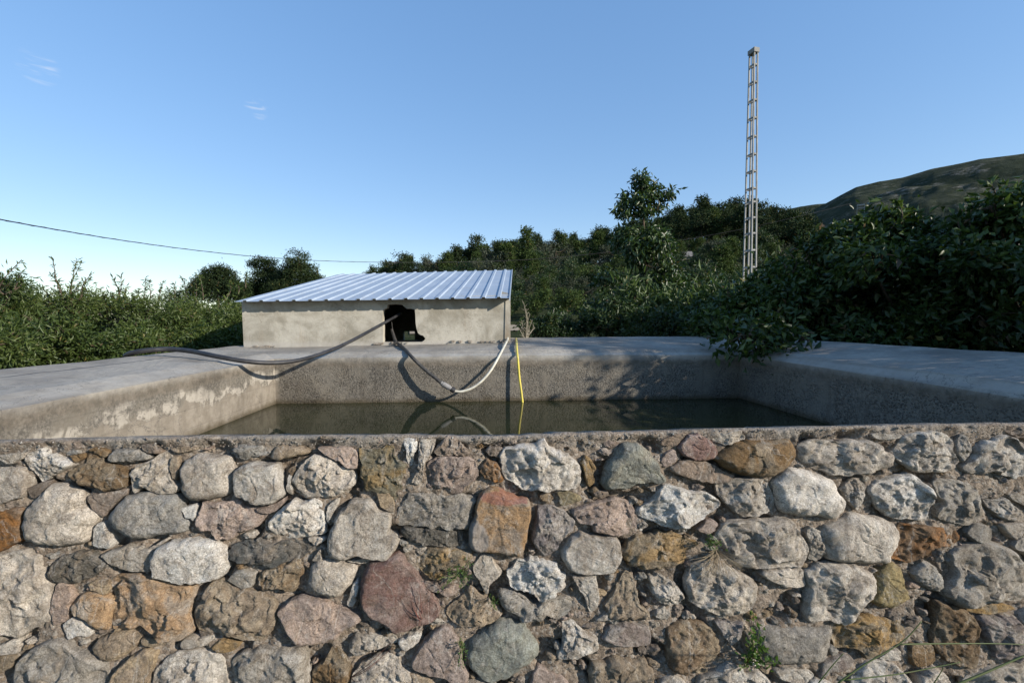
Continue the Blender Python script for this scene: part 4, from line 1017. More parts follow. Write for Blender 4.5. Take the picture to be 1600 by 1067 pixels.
# ------------------------------------------------------------------ lattice poles
def lattice_pole(base, H, w0, w1, rot, label, levels, root_name='lattice_pole'):
    root = bpy.data.objects.new(root_name, None); sc.collection.objects.link(root); root.location = base; root.rotation_euler = (0, 0, rot)
    tag(root, label, 'pole')
    d0, d1 = w0 * .55, w1 * .62
    cr = lambda z, sx, sy: Vector((sx * (w0 + (w1 - w0) * z / H) / 2, sy * (d0 + (d1 - d0) * z / H) / 2, z))
    for sx in (-1, 1):
        for sy in (-1, 1):
            m = MB(); m.bar(cr(0, sx, sy), cr(H - .01, sx, sy), .048); m.build('leg', M['pole'], root)
    zs = levels if isinstance(levels, list) else [H * (.04 + .93 * i / (levels - 1)) for i in range(levels)]
    for z in zs:
        m = MB(); th = .06
        for sx in (-1, 1): m.bar(cr(z, sx, -1) + Vector((0, .045, 0)), cr(z, sx, 1) - Vector((0, .045, 0)), .035, th)
        for sy in (-1, 1): m.bar(cr(z, -1, sy) + Vector((.045, 0, 0)), cr(z, 1, sy) - Vector((.045, 0, 0)), .035, th)
        m.build('crossbar', M['pole'], root)
    m = MB(); m.box(-w1 / 2 - .05, -d1 / 2 - .05, H - .008, w1 / 2 + .05, d1 / 2 + .05, H + .16); m.build('cap', M['pole'], root)
    return root
top = at_d(1164, 85, 18.0); bot = at_d(1172, 432, 18.0)
PB = Vector((bot.x, bot.y, ground_z(bot.x, bot.y)))
pole = lattice_pole(PB, top.z - PB.z - .16, .46, .24, R_(-78), 'tall pale lattice pole rising above the dark trees right of the shed', [(503 - y) / F * 18 + 1.6 - PB.z for y in (640, 590, 540, 490, 440, 418, 392, 366, 342, 318, 297, 271, 245, 218, 190, 163, 136, 110) if (503 - y) / F * 18 + 1.6 - PB.z > .2])
pole.rotation_euler = (0, R_(-.35), R_(-78))
t2 = at_d(1345, 322, 60.0)
lattice_pole(Vector((t2.x, t2.y, t2.z - 9)), 9, 1.0, .75, R_(-40), 'small distant lattice pole with only its top showing over the right hand bushes', 8)

# ------------------------------------------------------------------ vegetation
def leaf_arrays(P, D, size, width, rg, fold=.35, up_bias=.0):
    """numpy: P (n,3) leaf bases, D (n,3) directions -> vertices, triangles"""
    n = len(P); D = D / (np.linalg.norm(D, axis=1, keepdims=True) + 1e-9)
    rv = rg.normal(size=(n, 3)); rv[:, 2] += up_bias
    S = np.cross(D, rv); S /= (np.linalg.norm(S, axis=1, keepdims=True) + 1e-9); Nn = np.cross(S, D)
    L = (size * rg.uniform(.65, 1.2, (n, 1))); Wd = L * width
    base, tip = P, P + D * L + Nn * (-.12 * L)
    mid = P + D * L * .45
    l = mid + S * Wd / 2 + Nn * Wd * fold; r = mid - S * Wd / 2 + Nn * Wd * fold
    V = np.stack([base, l, tip, r], 1).reshape(-1, 3)
    i = np.arange(n)[:, None] * 4
    T = np.concatenate([i + np.array([[0, 2, 1]]), i + np.array([[0, 3, 2]])], 1).reshape(-1, 3)
    return V, T
def vnoise(P, f, seed):
    return np.array([noise.noise(Vector(p) * f + Vector((seed, seed * .7, 0))) for p in P])
def scatter(blobs, n, rg, gap=.0, gapf=1.2, seed=0., inner=.3, mins=None):
    """points in the outer part of a union of ellipsoids; blobs = (centre, (rx, ry, rz))"""
    vol = np.array([b[1][0] * b[1][1] * b[1][2] for b in blobs]) ** .7; vol /= vol.sum()
    Ps = []; Ds = []
    for (c, r), v in zip(blobs, vol):
        k = max(3, int(n * v)); d = rg.normal(size=(k, 3)); d /= np.linalg.norm(d, axis=1, keepdims=True)
        s = (inner ** 3 + rg.random((k, 1)) * (1 - inner ** 3)) ** (1 / 3)
        s = s * (1 + .16 * rg.normal(size=(k, 1)) * (s > .8))
        Ps.append(np.array(c) + d * s * np.array(r)); Ds.append(d)
    P, D = np.concatenate(Ps), np.concatenate(Ds)
    if gap > -1:
        keep = vnoise(P, gapf, seed) > gap; P, D = P[keep], D[keep]
    return P, D
def clumps(P, D, k, spread, rg):
    """replace each point with k leaves bunched around it (a twig end)"""
    n = len(P); Q = np.repeat(P, k, 0) + rg.normal(size=(n * k, 3)) * spread
    E = np.repeat(D, k, 0) * .7 + rg.normal(size=(n * k, 3)) * .8
    return Q, E
def branchwork(blobs, base, top, r0, rnd, twig=5):
    m = MB(); base, top = Vector(base), Vector(top)
    mid = base.lerp(top, .5) + Vector((rnd.uniform(-.05, .05), rnd.uniform(-.05, .05), 0)) * (top - base).length
    tr = spline([base, mid, top], 5); m.tube(tr, [r0 * (1 - .75 * i / (len(tr) - 1)) for i in range(len(tr))], 7)
    for c, r in blobs:
        c = Vector(c); s = min(tr[1:-1], key=lambda q_: abs(q_.z - (c.z - .45 * math.hypot(q_.x - c.x, q_.y - c.y))))
        k = s.lerp(c, .5) + Vector((0, 0, -.1)) * (c - s).length
        pts = spline([s, k, c], 3); m.tube(pts, [r0 * .3 * (1 - .8 * i / (len(pts) - 1)) for i in range(len(pts))], 5)
        for _ in range(twig):
            e = c + Vector((rnd.uniform(-1, 1) * r[0], rnd.uniform(-1, 1) * r[1], rnd.uniform(-1, 1) * r[2])) * .85
            m.tube([c.lerp(s, .2), c.lerp(e, .5) + Vector((0, 0, .03)), e], [r0 * .14, r0 * .1, r0 * .04], 4)
    return m
def make_tree(name, label, cat, base, top, blobs, n, size, width, mat, bark='bark', r0=.06, group=None, gap=-.15, gapf=1.3, seed=1., k=5, spread=.06, droop=0., twig=5, extra=None, inner=.3, local=False, fold=.35, ub=0.):
    rg = np.random.default_rng(int(seed * 100)); rnd = random.Random(int(seed * 100))
    if local:
        root = bpy.data.objects.new(name, None); sc.collection.objects.link(root); tag(root, label, cat, group)
    else: root = thing(name, base, label, cat, group)
    P, D = scatter(blobs, n // k, rg, gap, gapf, seed, inner)
    Q, E = clumps(P, D, k, spread, rg); E[:, 2] -= droop
    Va, Ta = leaf_arrays(Q, E, size, width, rg, fold, ub)
    m = branchwork(blobs, base, top, r0, rnd, twig)
    if extra:
        for sp_, lf in extra:                       # free shoots: a thin stem with leaves along it
            sp2 = spline(sp_, 6); m.tube(sp2, [max(.002, r0 * .16 * (1 - .8 * i / len(sp2))) for i in range(len(sp2))], 4)
            pp = []; dd = []
            for _ in range(lf):
                t = rg.random() ** .8 * (len(sp2) - 1.01); i = int(t); p = sp2[i].lerp(sp2[i + 1], t - i); d = (sp2[i + 1] - sp2[i]).normalized()
                pp.append(p); dd.append(np.array(d) * .7 + rg.normal(size=3) * .75)
            dd = np.array(dd); dd[:, 2] -= droop * .4
            V2, T2 = leaf_arrays(np.array([tuple(p) for p in pp]), dd, size, width, rg, fold)
            Ta = np.concatenate([Ta, T2 + len(Va)]); Va = np.concatenate([Va, V2])
    tk = m.build('trunk', M[bark], root, True)
    mesh_obj('crown', Va, Ta, M[mat], root)
    return root
def copy_tree(root, loc, rz, s, label=None, group=None):
    r = root.copy(); sc.collection.objects.link(r); r.location = loc; r.rotation_euler = (0, 0, rz)
    r.scale = (s[0], s[0], s[1])
    for key, v in (('label', label), ('group', group)):
        if v: r[key] = v
    for ch in list(root.children):
        c = ch.copy(); sc.collection.objects.link(c); c.parent = r
    return r
def blob(px, py, dep, rx, rz, ry=None):     # ellipsoid given by where it is seen and its size in pixels at that depth
    c = at_d(px, py, dep); k = dep / F
    return (tuple(c), (rx * k, (ry or rx) * k, rz * k))
def shoots(rnd, spec, dep, lf):
    out = []
    for x0, y0, x1, y1 in spec:
        a, b = at_d(x0, y0, dep), at_d(x1, y1, dep); mid = a.lerp(b, .5) + Vector((rnd.uniform(-.05, .05), rnd.uniform(-.1, .1), 0))
        out.append(([a, mid, b], lf))
    return out

# --- orchard trees behind the left coping (narrow leaves)
rnd = random.Random(21)
orch = [  # px centre, top py, depth, half width px, label
    (-70, 430, 5.6, 110, 'narrow-leaved orchard tree cut by the left edge, with a spray of shoots',
     [(-20, 470, 10, 440), (-10, 470, 28, 408), (0, 480, 38, 425), (-10, 490, 20, 455), (-30, 480, -10, 425)]),
    (70, 462, 6.6, 85, 'narrow-leaved orchard tree with the tallest cluster of shoots, near the left edge',
     [(110, 480, 112, 400), (105, 480, 88, 402), (112, 480, 125, 405), (95, 470, 84, 420), (118, 490, 128, 440), (70, 490, 60, 450), (130, 470, 140, 428)]),
    (185, 465, 7.0, 75, 'narrow-leaved orchard tree with a short tuft, right of the tallest shoots',
     [(183, 470, 190, 430), (180, 475, 175, 432), (190, 480, 196, 445), (140, 480, 138, 432), (150, 480, 155, 446)]),
    (262, 475, 7.4, 70, 'narrow-leaved orchard tree with thin see-through shoots, left of the domed pine',
     [(222, 480, 224, 432), (232, 480, 236, 434), (246, 480, 248, 440), (258, 485, 260, 445), (284, 480, 285, 430), (272, 480, 276, 444)]),
    (330, 470, 7.8, 62, 'narrow-leaved orchard tree nearest the left wall of the shed',
     [(305, 480, 303, 428), (318, 470, 320, 424), (350, 470, 352, 440), (384, 450, 384, 428), (372, 460, 368, 440)]),
]
for i, (cx, ty, dep, hw, lab, shs) in enumerate(orch):
    bl = []
    for _ in range(15):
        x = cx + rnd.uniform(-1, 1) * hw; y = rnd.uniform(ty + 22, 590); d_ = dep + rnd.uniform(-.9, .9)
        bl.append(blob(x, y, d_, rnd.uniform(24, 40), rnd.uniform(20, 34)))
    for _ in range(5):
        bl.append(blob(cx + rnd.uniform(-.9, .9) * hw, ty + rnd.uniform(6, 34), dep + rnd.uniform(-.3, .5), rnd.uniform(14, 24), rnd.uniform(9, 16)))
    b = at_d(cx, 500, dep); base = Vector((b.x, b.y, 0))
    make_tree('orchard_tree', lab, 'tree', base, (b.x, b.y, 1.7), bl, 36000, .078, .2, 'almond', r0=.07, group='orchard trees behind the left coping', gap=-.22, gapf=2.4, seed=10 + i, k=7, spread=.07, droop=.15,
              extra=shoots(rnd, [(a_, b_, c_ + rnd.uniform(-9, 9), d_ + rnd.uniform(-3, 9)) for a_, b_, c_, d_ in shs] + [(cx + rnd.uniform(-.9, .9) * hw, ty + 30, cx + rnd.uniform(-.9, .9) * hw, ty - rnd.uniform(-14, 8)) for _ in range(7)], dep, 34), inner=.25)
# a second, lower row keeps the bank closed down to the coping
for i, (cx, dep) in enumerate(((20, 5.4), (150, 5.7), (285, 6.4), (352, 7.0))):
    bl = [blob(cx + rnd.uniform(-70, 70) * (1 if i < 3 else .4), rnd.uniform(510, 600), dep + rnd.uniform(-.4, .4), rnd.uniform(24, 40), rnd.uniform(18, 30)) for _ in range(10)]
    b = at_d(cx, 560, dep)
    make_tree('leafy_bush', ['leafy green bush against the coping at the left edge', 'leafy green bush behind the coping just left of the hose end', 'leafy green bush behind the coping where the hose crosses', 'leafy green bush tucked beside the shed and the coping'][i],
              'bush', Vector((b.x, b.y, 0)), (b.x, b.y, .9), bl, 15000, .07, .3, 'almond', r0=.03, gap=-.25, gapf=2.5, seed=40 + i, k=7, spread=.06, droop=.1)

# --- big dark trees behind the right coping
prof = [(1100, 500), (1130, 484), (1165, 466), (1182, 442), (1225, 414), (1253, 388), (1300, 364), (1349, 352), (1378, 340), (1435, 340), (1465, 356), (1480, 384), (1500, 356), (1538, 324), (1563, 304), (1600, 298), (1700, 280), (1800, 275)]
big = [(1170, 6.6, 75, 'dark broad-leaved tree drooping over the far right corner of the basin'),
       (1300, 6.0, 80, 'dark broad-leaved tree behind the right coping, its top just hiding the distant small pole'),
       (1435, 5.4, 85, 'dark broad-leaved tree behind the right coping below the mountain ridge'),
       (1590, 5.0, 95, 'tallest dark broad-leaved tree, at the right edge of the photo')]
for i, (cx, dep, hw, lab) in enumerate(big):
    bl = []
    for _ in range(20):
        x = cx + rnd.uniform(-1, 1) * hw; ty = interp(x, prof); y = rnd.uniform(ty + 26, 540)
        bl.append(blob(x, y, dep + rnd.uniform(-.5, .9), rnd.uniform(28, 46), rnd.uniform(22, 36)))
    for _ in range(9):
        x = cx + rnd.uniform(-1, 1) * hw; ty = interp(x, prof)
        bl.append(blob(x, ty + rnd.uniform(12, 26), dep + rnd.uniform(-.3, .3), rnd.uniform(16, 30), rnd.uniform(11, 22)))
    if i == 0:
        for x, y in ((1165, 528), (1190, 536), (1225, 538), (1140, 516), (1255, 528), (1205, 522), (1180, 515)): bl.append(blob(x, y, 4.5 + rnd.uniform(-.1, .25), 24, 12))
    sh = [(x + rnd.uniform(-6, 6), interp(x, prof) + 30, x + rnd.uniform(-14, 14), interp(x, prof) - rnd.uniform(0, 24)) for x in [cx + hw * k for k in (-.9, -.7, -.5, -.3, -.1, .1, .3, .5, .7, .9)]]
    b = at_d(cx, 480, dep + .3); base = Vector((b.x, b.y, 0))
    make_tree('broadleaf_tree', lab, 'tree', base, (b.x, b.y, 2.3), bl, 24000, .105, .46, 'persimmon', r0=.09, group='dark trees behind the right coping', gap=-.12, gapf=2.6, seed=60 + i, k=6, spread=.09, droop=.35,
              extra=shoots(rnd, sh, dep, 22), inner=.2, ub=.5)
bl = [((rnd.uniform(4.0, 5.5), rnd.uniform(1.0, 2.9), rnd.uniform(.9, 2.35)), (.34, .34, .3)) for _ in range(34)]
make_tree('broadleaf_tree', 'dark bushy tree beside the right coping, mostly beyond the right edge of the photo', 'tree', Vector((4.8, 2.0, 0)), (4.8, 2.0, 1.9), bl, 13000, .11, .5, 'persimmon', r0=.07,
          group='dark trees behind the right coping', gap=-.15, gapf=2.4, seed=69, k=5, spread=.08, droop=.35, inner=.2, ub=.5)
# --- slender tall tree in the middle
bl = []
for x, y, rx, rz in ((1004, 276, 12, 8), (996, 290, 14, 8), (1014, 292, 15, 8), (985, 305, 14, 8), (972, 315, 11, 8), (967, 328, 6, 9), (1022, 305, 14, 7), (1040, 303, 10, 5), (1052, 300, 6, 4), (1000, 312, 15, 8), (990, 330, 12, 7), (1012, 330, 15, 7), (975, 332, 7, 9), (1030, 322, 10, 6)):
    bl.append(blob(x, y, 10 + rnd.uniform(-.2, .2), rx, rz))
for _ in range(30):
    t = rnd.random(); y = 358 + 158 * t; x = 1003 + rnd.uniform(-1, 1) * (32 + 55 * t); bl.append(blob(x, y, 10 + rnd.uniform(-.7, .7), rnd.uniform(12, 20), rnd.uniform(8, 13)))
b = at_d(1006, 503, 10)
make_tree('slender_tree', 'tall slender tree with drooping leaves, its open top standing alone against the sky', 'tree', Vector((b.x, b.y, 0)), at_d(1001, 285, 10), bl, 8500, .15, .34, 'cherry', r0=.05, gap=-.3, gapf=2.2, seed=80, k=5, spread=.055, droop=1.1, twig=2, ub=.4)
# --- understorey between shed and dark trees
bush = [(855, 512, 8.6, 38, 16, 'shrub', 'low dark green shrub behind the far coping just right of the bare shrub', .07, .4),
        (925, 503, 9.0, 45, 22, 'shrub', 'rounded dark shrub behind the far coping left of the slender tree', .08, .4),
        (985, 495, 8.4, 50, 30, 'shrub', 'rounded dark shrub behind the far coping at the foot of the slender tree', .09, .4),
        (1050, 480, 9.4, 44, 36, 'cherry', 'leafy shrub behind the far coping right of the slender tree', .1, .4),
        (1040, 510, 7.6, 60, 18, 'shrub', 'low shrub lying along the far coping below the long pale leaves', .08, .4),
        (1105, 482, 8.6, 46, 26, 'loquat', 'shrub with long pale upright leaves in front of the lattice pole', .2, .2),
        (1005, 468, 9.2, 30, 16, 'loquat', 'small clump of long pale leaves halfway down the slender tree', .2, .2),
        (1150, 500, 7.4, 45, 34, 'persimmon', 'dark broad-leaved shrub between the pale leaves and the far right corner', .11, .5)]
for i, (cx, cy, dep, hx, hy, mt, lab, sz, wd) in enumerate(bush):
    bl = [blob(cx + rnd.uniform(-1, 1) * hx, cy + rnd.uniform(-.9, 1) * hy, dep + rnd.uniform(-.4, .4), rnd.uniform(.25, .45) * hx, rnd.uniform(.3, .5) * hy) for _ in range(12)]
    b = at_d(cx, 503, dep)
    make_tree('shrub', lab, 'shrub', Vector((b.x, b.y, 0)), (b.x, b.y, 1.3), bl, 6500 if mt != 'loquat' else 1800, sz, wd, mt, r0=.035, gap=-.25, gapf=2, seed=90 + i, k=6, spread=sz * .7, droop=.2 if mt != 'loquat' else -.5, group='shrubs behind the far coping', twig=3)
# bare pale shrub by the shed
root = thing('bare_shrub', at_y(822, 533, 7.2) * 1.0, 'leafless pale twiggy shrub just right of the shed', 'shrub')
mb = MB(); base = at_y(822, 532, 7.2)
for (x, y) in ((818, 472), (828, 490), (815, 500), (832, 500), (822, 482), (826, 512), (812, 515), (836, 512)):
    tip = at_y(x, y, 7.2 + rnd.uniform(-.15, .15)); mid = base.lerp(tip, .5) + Vector((rnd.uniform(-.04, .04), 0, rnd.uniform(-.03, .05)))
    pts = spline([base, mid, tip], 5); mb.tube(pts, [.012 * (1 - .75 * i / (len(pts) - 1)) for i in range(len(pts))], 5)
    for _ in range(6):
        s = pts[rnd.randint(3, len(pts) - 2)]; mb.tube([s, s + Vector((rnd.uniform(-.08, .08), rnd.uniform(-.05, .05), rnd.uniform(.0, .1)))], [.004, .0015], 4)
mb.tube([Vector((base.x, base.y, 0)), base], .02, 6)
mb.build('branches', M['palebark'], root, True)

# --- big tree outside the frame on the right: it stands there and shades the right part of the basin
for i, (x, y, rr, hz) in enumerate(((10.1, 1.8, 2.2, 5.2), (14.0, 4.3, 2.6, 6.2), (18.0, 7.4, 2.8, 7.2))):
    bl = []
    for _ in range(26):
        bl.append(((x + rnd.uniform(-.7, .7) * rr, y + rnd.uniform(-.7, .7) * rr, rnd.uniform(1.4, hz)), (rnd.uniform(.5, .9),) * 2 + (rnd.uniform(.45, .75),)))
    make_tree('broadleaf_tree', ['broad dark tree beyond the right edge of the view, nearest of its row', 'broad dark tree beyond the right edge of the view, middle of its row', 'broad dark tree beyond the right edge of the view, farthest of its row'][i],
              'tree', Vector((x, y, 0)), (x, y, hz * .7), bl, 17000, .17, .55, 'persimmon', r0=.16, group='trees beyond the right edge', gap=-.34, gapf=1.3, seed=120 + i, k=6, spread=.12, droop=.3)

# --- pines and scrub on the hill: prototypes, then copies with obj.copy()
def pine_proto(seed, H, n, leaf, mat, umbrella, label, name='pine_tree'):
    rn = random.Random(seed); bl = []
    m = 22
    for j in range(m):
        t = j / (m - 1)
        if umbrella: z = H * (.20 + .76 * rn.random() ** .8); rad = H * .30 * math.sqrt(max(.08, 1 - ((z / H - .55) / .46) ** 2))
        else: z = H * (.28 + .68 * t); rad = H * .27 * (1 - .75 * t)
        a = rn.uniform(0, 6.28); q = rad * rn.uniform(.3, 1)
        bl.append(((q * math.cos(a), q * math.sin(a), z), (H * rn.uniform(.08, .13),) * 2 + (H * rn.uniform(.05, .085),)))
    return make_tree(name, label, 'tree', (0, 0, 0), (0, 0, H * .9), bl, n, leaf, .38, mat, r0=H * .018, gap=-.4, gapf=.8, seed=seed, k=5, spread=leaf * .55, local=True, twig=1, inner=.3)
def round_proto(seed, H, n, leaf, mat, label, name, cat):
    rn = random.Random(seed); bl = []
    for j in range(14):
        a = rn.uniform(0, 6.28); q = H * .4 * math.sqrt(rn.random()); bl.append(((q * math.cos(a), q * math.sin(a), H * rn.uniform(.22, .82)), (H * rn.uniform(.14, .22),) * 2 + (H * rn.uniform(.11, .17),)))
    r = make_tree(name, label, cat, (0, 0, 0), (0, 0, H * .7), bl, n, leaf, .4, mat, r0=H * .022, gap=-.35, gapf=1.2, seed=seed, k=5, spread=leaf * .6, local=True, twig=1, inner=.35)
    return r
L_sky = 'dark pine on the wooded hilltop behind the slender tree and the lattice pole'
L_up = 'dark pine in the wood on the upper slope of the hill behind the basin'
L_left = 'small dark pine on the low ridge seen over the shed roof'
pines = [pine_proto(201, 7, 2600, .42, 'pine', True, L_sky), pine_proto(202, 7.5, 2600, .42, 'pine', False, L_sky), pine_proto(203, 6.5, 2400, .40, 'pine', True, L_sky), pine_proto(204, 7, 2400, .42, 'pinel', False, L_sky)]
olives = [round_proto(211, 3.6, 2200, .24, 'olive', 'grey green olive tree on the lower slope of the hill', 'olive_tree', 'tree'),
          round_proto(212, 3.2, 2200, .24, 'shrub', 'dark green scrub oak on the lower slope of the hill', 'scrub_oak', 'bush'),
          round_proto(213, 3.0, 2000, .24, 'pinel', 'fresh green bushy young pine on the lower slope of the hill', 'young_pine', 'tree')]
KIND = dict(olive_tree='grey green olive tree on the hill, ', scrub_oak='dark green scrub oak on the hill, ', young_pine='fresh green young pine on the hill, ')
used = set()
def place(proto, px, r, s, label, group, sz=None):
    p = on_ground(px, r, -.1); rz = rnd.uniform(0, 6.28); sc_ = (s * rnd.uniform(.9, 1.2), s * rnd.uniform(.8, 1.25) if sz is None else sz)
    if proto.name not in used:
        used.add(proto.name); proto.location = p; proto.rotation_euler = (0, 0, rz); proto.scale = (sc_[0], sc_[0], sc_[1]); proto['label'] = label; proto['group'] = group; return proto
    return copy_tree(proto, p, rz, sc_, label, group)
ZONES = [(700, 'above the left half of the shed roof'), (800, 'above the right half of the shed roof'), (940, 'between the shed roof and the slender tree'), (1060, 'behind the slender tree'),
         (1160, 'between the slender tree and the lattice pole'), (2000, 'right of the lattice pole')]
def zone(px): return next(t for x, t in ZONES if px < x)
cnt = 0
px = 545
while px < 1345:
    z = zone(px); k = .80 if px < 760 else 1.0
    place(rnd.choice(pines[:3]), px, 150 + rnd.uniform(-4, 3), rnd.choice((rnd.uniform(.6, .85), rnd.uniform(.85, 1.15), rnd.uniform(1.1, 1.35))) * k, 'dark pine on the skyline of the hill, ' + z, 'pines on the skyline ' + z); cnt += 1
    px += rnd.uniform(7, 13) * k
for r, step in ((143, 14), (134, 15), (124, 16), (113, 18), (101, 20)):
    px = 560 if r > 120 else 680
    while px < 1340:
        if r < 116 and px < 930: proto = rnd.choice(olives[:2] + pines[3:])
        else: proto = rnd.choice(pines[:3] if rnd.random() < .85 else pines)
        isp = proto in pines; z = zone(px)
        place(proto, px + rnd.uniform(-5, 5), r + rnd.uniform(-4, 4), rnd.uniform(.85, 1.3) if isp else rnd.uniform(1.3, 1.9), (('dark pine on the upper slope, ' if isp else KIND[proto.name.split('.')[0]]) + z),
              ('pines on the upper slope ' if isp else 'scrub on the hill ') + z); cnt += isp
        px += rnd.uniform(.75, 1.3) * step
for r, step in ((92, 22), (83, 24), (74, 27), (65, 31), (57, 36), (50, 44)):
    px = 640
    while px < 1290:
        proto = rnd.choice(olives + olives[1:2] + pines[3:]); z = zone(px)
        place(proto, px + rnd.uniform(-8, 8), r + rnd.uniform(-3, 3), rnd.uniform(.8, 1.35) * (.6 if proto in pines else 1), KIND['young_pine' if proto in pines else proto.name.split('.')[0]] + z, 'scrub on the hill ' + z)
        px += rnd.uniform(.7, 1.35) * step
print('pines', cnt)
# the olive with stakes beside the track
ol = round_proto(214, 2.5, 3600, .15, 'olive', 'small rounded olive tree standing alone beside the pale track, right of the shed', 'olive_tree', 'tree')
p = on_ground(870, 36); p.z = min(p.z, ground_z(p.x, p.y)); ol.location = p
for i, (x0, y0, x1, y1, lab) in enumerate(((865, 512, 865, 484, 'left one of two pale stakes below the small olive tree'), (874, 512, 877, 488, 'leaning right one of two pale stakes below the small olive tree'))):
    mb = MB(); a, b = at_d(x0, y0 + 4, 20), at_d(x1, y1, 20); mb.tube([a + Vector((0, 0, -1.3)), a, b], [.022, .022, .018], 6)
    tag(mb.build('stake', M['palebark'], smooth=True), lab, 'stake')

# pines standing nearer, left of the shed
def near_pine(seed, px, topy, dep, blobs_, label, n, mat='pinel', size=.16):
    bl = [blob(x, y, dep + rnd.uniform(-.8, .8), rx, rz) for x, y, rx, rz in blobs_]
    b = at_d(px, 503, dep); base = Vector((b.x, b.y, ground_z(b.x, b.y)))
    return make_tree('pine_tree', label, 'tree', base, at_d(px + 2, topy + 10, dep), bl, n, size, .3, mat, r0=.16, gap=-.35, gapf=.9, seed=seed, k=6, spread=.12, twig=2, inner=.3)
near_pine(221, 464, 390, 32, [(463, 397, 12, 6), (455, 403, 9, 5), (472, 402, 10, 5), (462, 411, 15, 6), (450, 420, 12, 6), (476, 419, 14, 6), (462, 425, 14, 7), (482, 430, 14, 8), (446, 434, 15, 9), (464, 438, 18, 9), (493, 438, 14, 8), (440, 450, 20, 10), (470, 450, 24, 10), (500, 448, 14, 8)],
          'bushy pine with a rounded top against the sky, just left of the roof edge', 20000, 'pine')
near_pine(222, 412, 403, 34, [(408, 408, 13, 4), (396, 413, 9, 4), (422, 411, 11, 5), (415, 420, 13, 6), (404, 430, 12, 7), (427, 427, 14, 7), (418, 438, 18, 9), (400, 446, 16, 10), (432, 443, 16, 10), (412, 456, 24, 10), (390, 455, 14, 8)],
          'leaning pine with a flat crown against the sky, left of the rounded one', 18000, 'pine')
near_pine(223, 338, 417, 30, [(345, 422, 12, 6), (332, 427, 14, 8), (354, 430, 13, 9), (322, 438, 15, 9), (340, 440, 22, 12), (360, 444, 14, 12), (312, 450, 15, 12), (372, 452, 14, 12), (335, 456, 34, 14)],
          'dome-shaped dark pine behind the orchard trees', 20000, 'pine')
near_pine(224, 385, 445, 33, [(384, 452, 14, 8), (374, 460, 16, 9), (395, 460, 18, 9), (440, 457, 24, 10), (480, 454, 20, 10), (505, 457, 16, 8), (380, 472, 30, 10), (290, 462, 22, 9), (265, 468, 16, 8)],
          'low pine growth filling the gap between the dome-shaped pine and the roof', 12000)
near_pine(225, 494, 408, 36, [(494, 420, 3, 4), (492, 430, 5, 4), (497, 436, 5, 4), (494, 444, 8, 6)], 'thin sparse treetop rising beside the roof edge', 900)

# ------------------------------------------------------------------ tiny far buildings
def far_house(px, py, r, w_, d_, h_, label):
    p = at_r(px, py, r); root = thing('farmhouse', Vector((p.x, p.y, p.z - h_)), label, 'house')
    m = MB(); m.box(p.x - w_ / 2, p.y - d_ / 2, p.z - h_ - 3, p.x + w_ / 2, p.y + d_ / 2, p.z); m.build('wall', M['wallplaster'], root)
    m = MB(); e = .3; x0, x1, y0, y1, z = p.x - w_ / 2 - e, p.x + w_ / 2 + e, p.y - d_ / 2 - e, p.y + d_ / 2 + e, p.z + .003
    m.add([(x0, y0, z), (x1, y0, z), (x1, y1, z), (x0, y1, z), (x0, (y0 + y1) / 2, z + 1.3), (x1, (y0 + y1) / 2, z + 1.3)], [(0, 1, 5, 4), (2, 3, 4, 5), (0, 4, 3), (1, 2, 5), (0, 3, 2, 1)]); m.build('roof', M['tile'], root)
    m = MB(); m.box(p.x - .5, p.y - d_ / 2 - .03, p.z - 1.8, p.x + .5, p.y - d_ / 2 + .02, p.z - .7); m.build('window', M['glass'], root)
far_house(617, 415.5, 147, 4.2, 4, 2.2, 'tiny pale house on the low ridge above the shed roof')
far_house(1062, 404, 88, 3.8, 4, 2.0, 'tiny farm building half hidden among trees right of the slender tree')

# ------------------------------------------------------------------ small growth in the wall
def wall_world(px, py, h=.03): a, b = wall_ab(px, py); return wall_pt(a, b, h)
def wall_plant(name, label, cat, root_px, tips, n, size, width, mat, stem='stem', sr=.0016, out=.05, droop=.0, spread=.006):
    base = wall_world(*root_px, .0); root = thing(name, base, label, cat); m = MB(); rg = np.random.default_rng(int(root_px[0])); pp = []; dd = []
    for x, y in tips:
        tip = wall_world(x, y, out * rnd.uniform(.7, 1.2)); mid = base.lerp(tip, .5) + WN * .015
        pts = spline([base, mid, tip], 5); m.tube(pts, [sr * (1 - .6 * i / (len(pts) - 1)) for i in range(len(pts))], 5)
        for _ in range(n):
            t = (.25 + .75 * rg.random()) * (len(pts) - 1.01); i = int(t); p = pts[i].lerp(pts[i + 1], t - i)
            pp.append(np.array(p) + rg.normal(size=3) * spread); dd.append(rg.normal(size=3) + np.array((0, -.3, .3 - droop)))
    m.build('stem', M[stem], root, True)
    if n:
        V, T = leaf_arrays(np.array(pp), np.array(dd), size, width, rg, .2); mesh_obj('foliage', V, T, M[mat], root)
    return root
wall_plant('weed', 'leafy green weed hanging from a joint low on the wall right of centre', 'weed', (1168, 1030),
           [(1165, 945), (1172, 960), (1160, 970), (1178, 985), (1150, 1010), (1190, 1012), (1140, 1025), (1200, 1020), (1170, 990), (1155, 990), (1183, 1000), (1165, 1010)], 16, .016, .6, 'weed')
wall_plant('weed', 'small green weed between the ochre stone and the pale wedge stone', 'weed', (722, 890),
           [(690, 888), (700, 880), (712, 872), (728, 878), (735, 866), (700, 900), (690, 905), (722, 905), (738, 890), (730, 900)], 15, .010, .35, 'weed', spread=.004)
wall_plant('weed', 'tiny green weed above the dry grass tuft', 'weed', (1102, 842), [(1096, 832), (1106, 830), (1110, 838), (1098, 846), (1104, 850)], 14, .010, .5, 'weed')
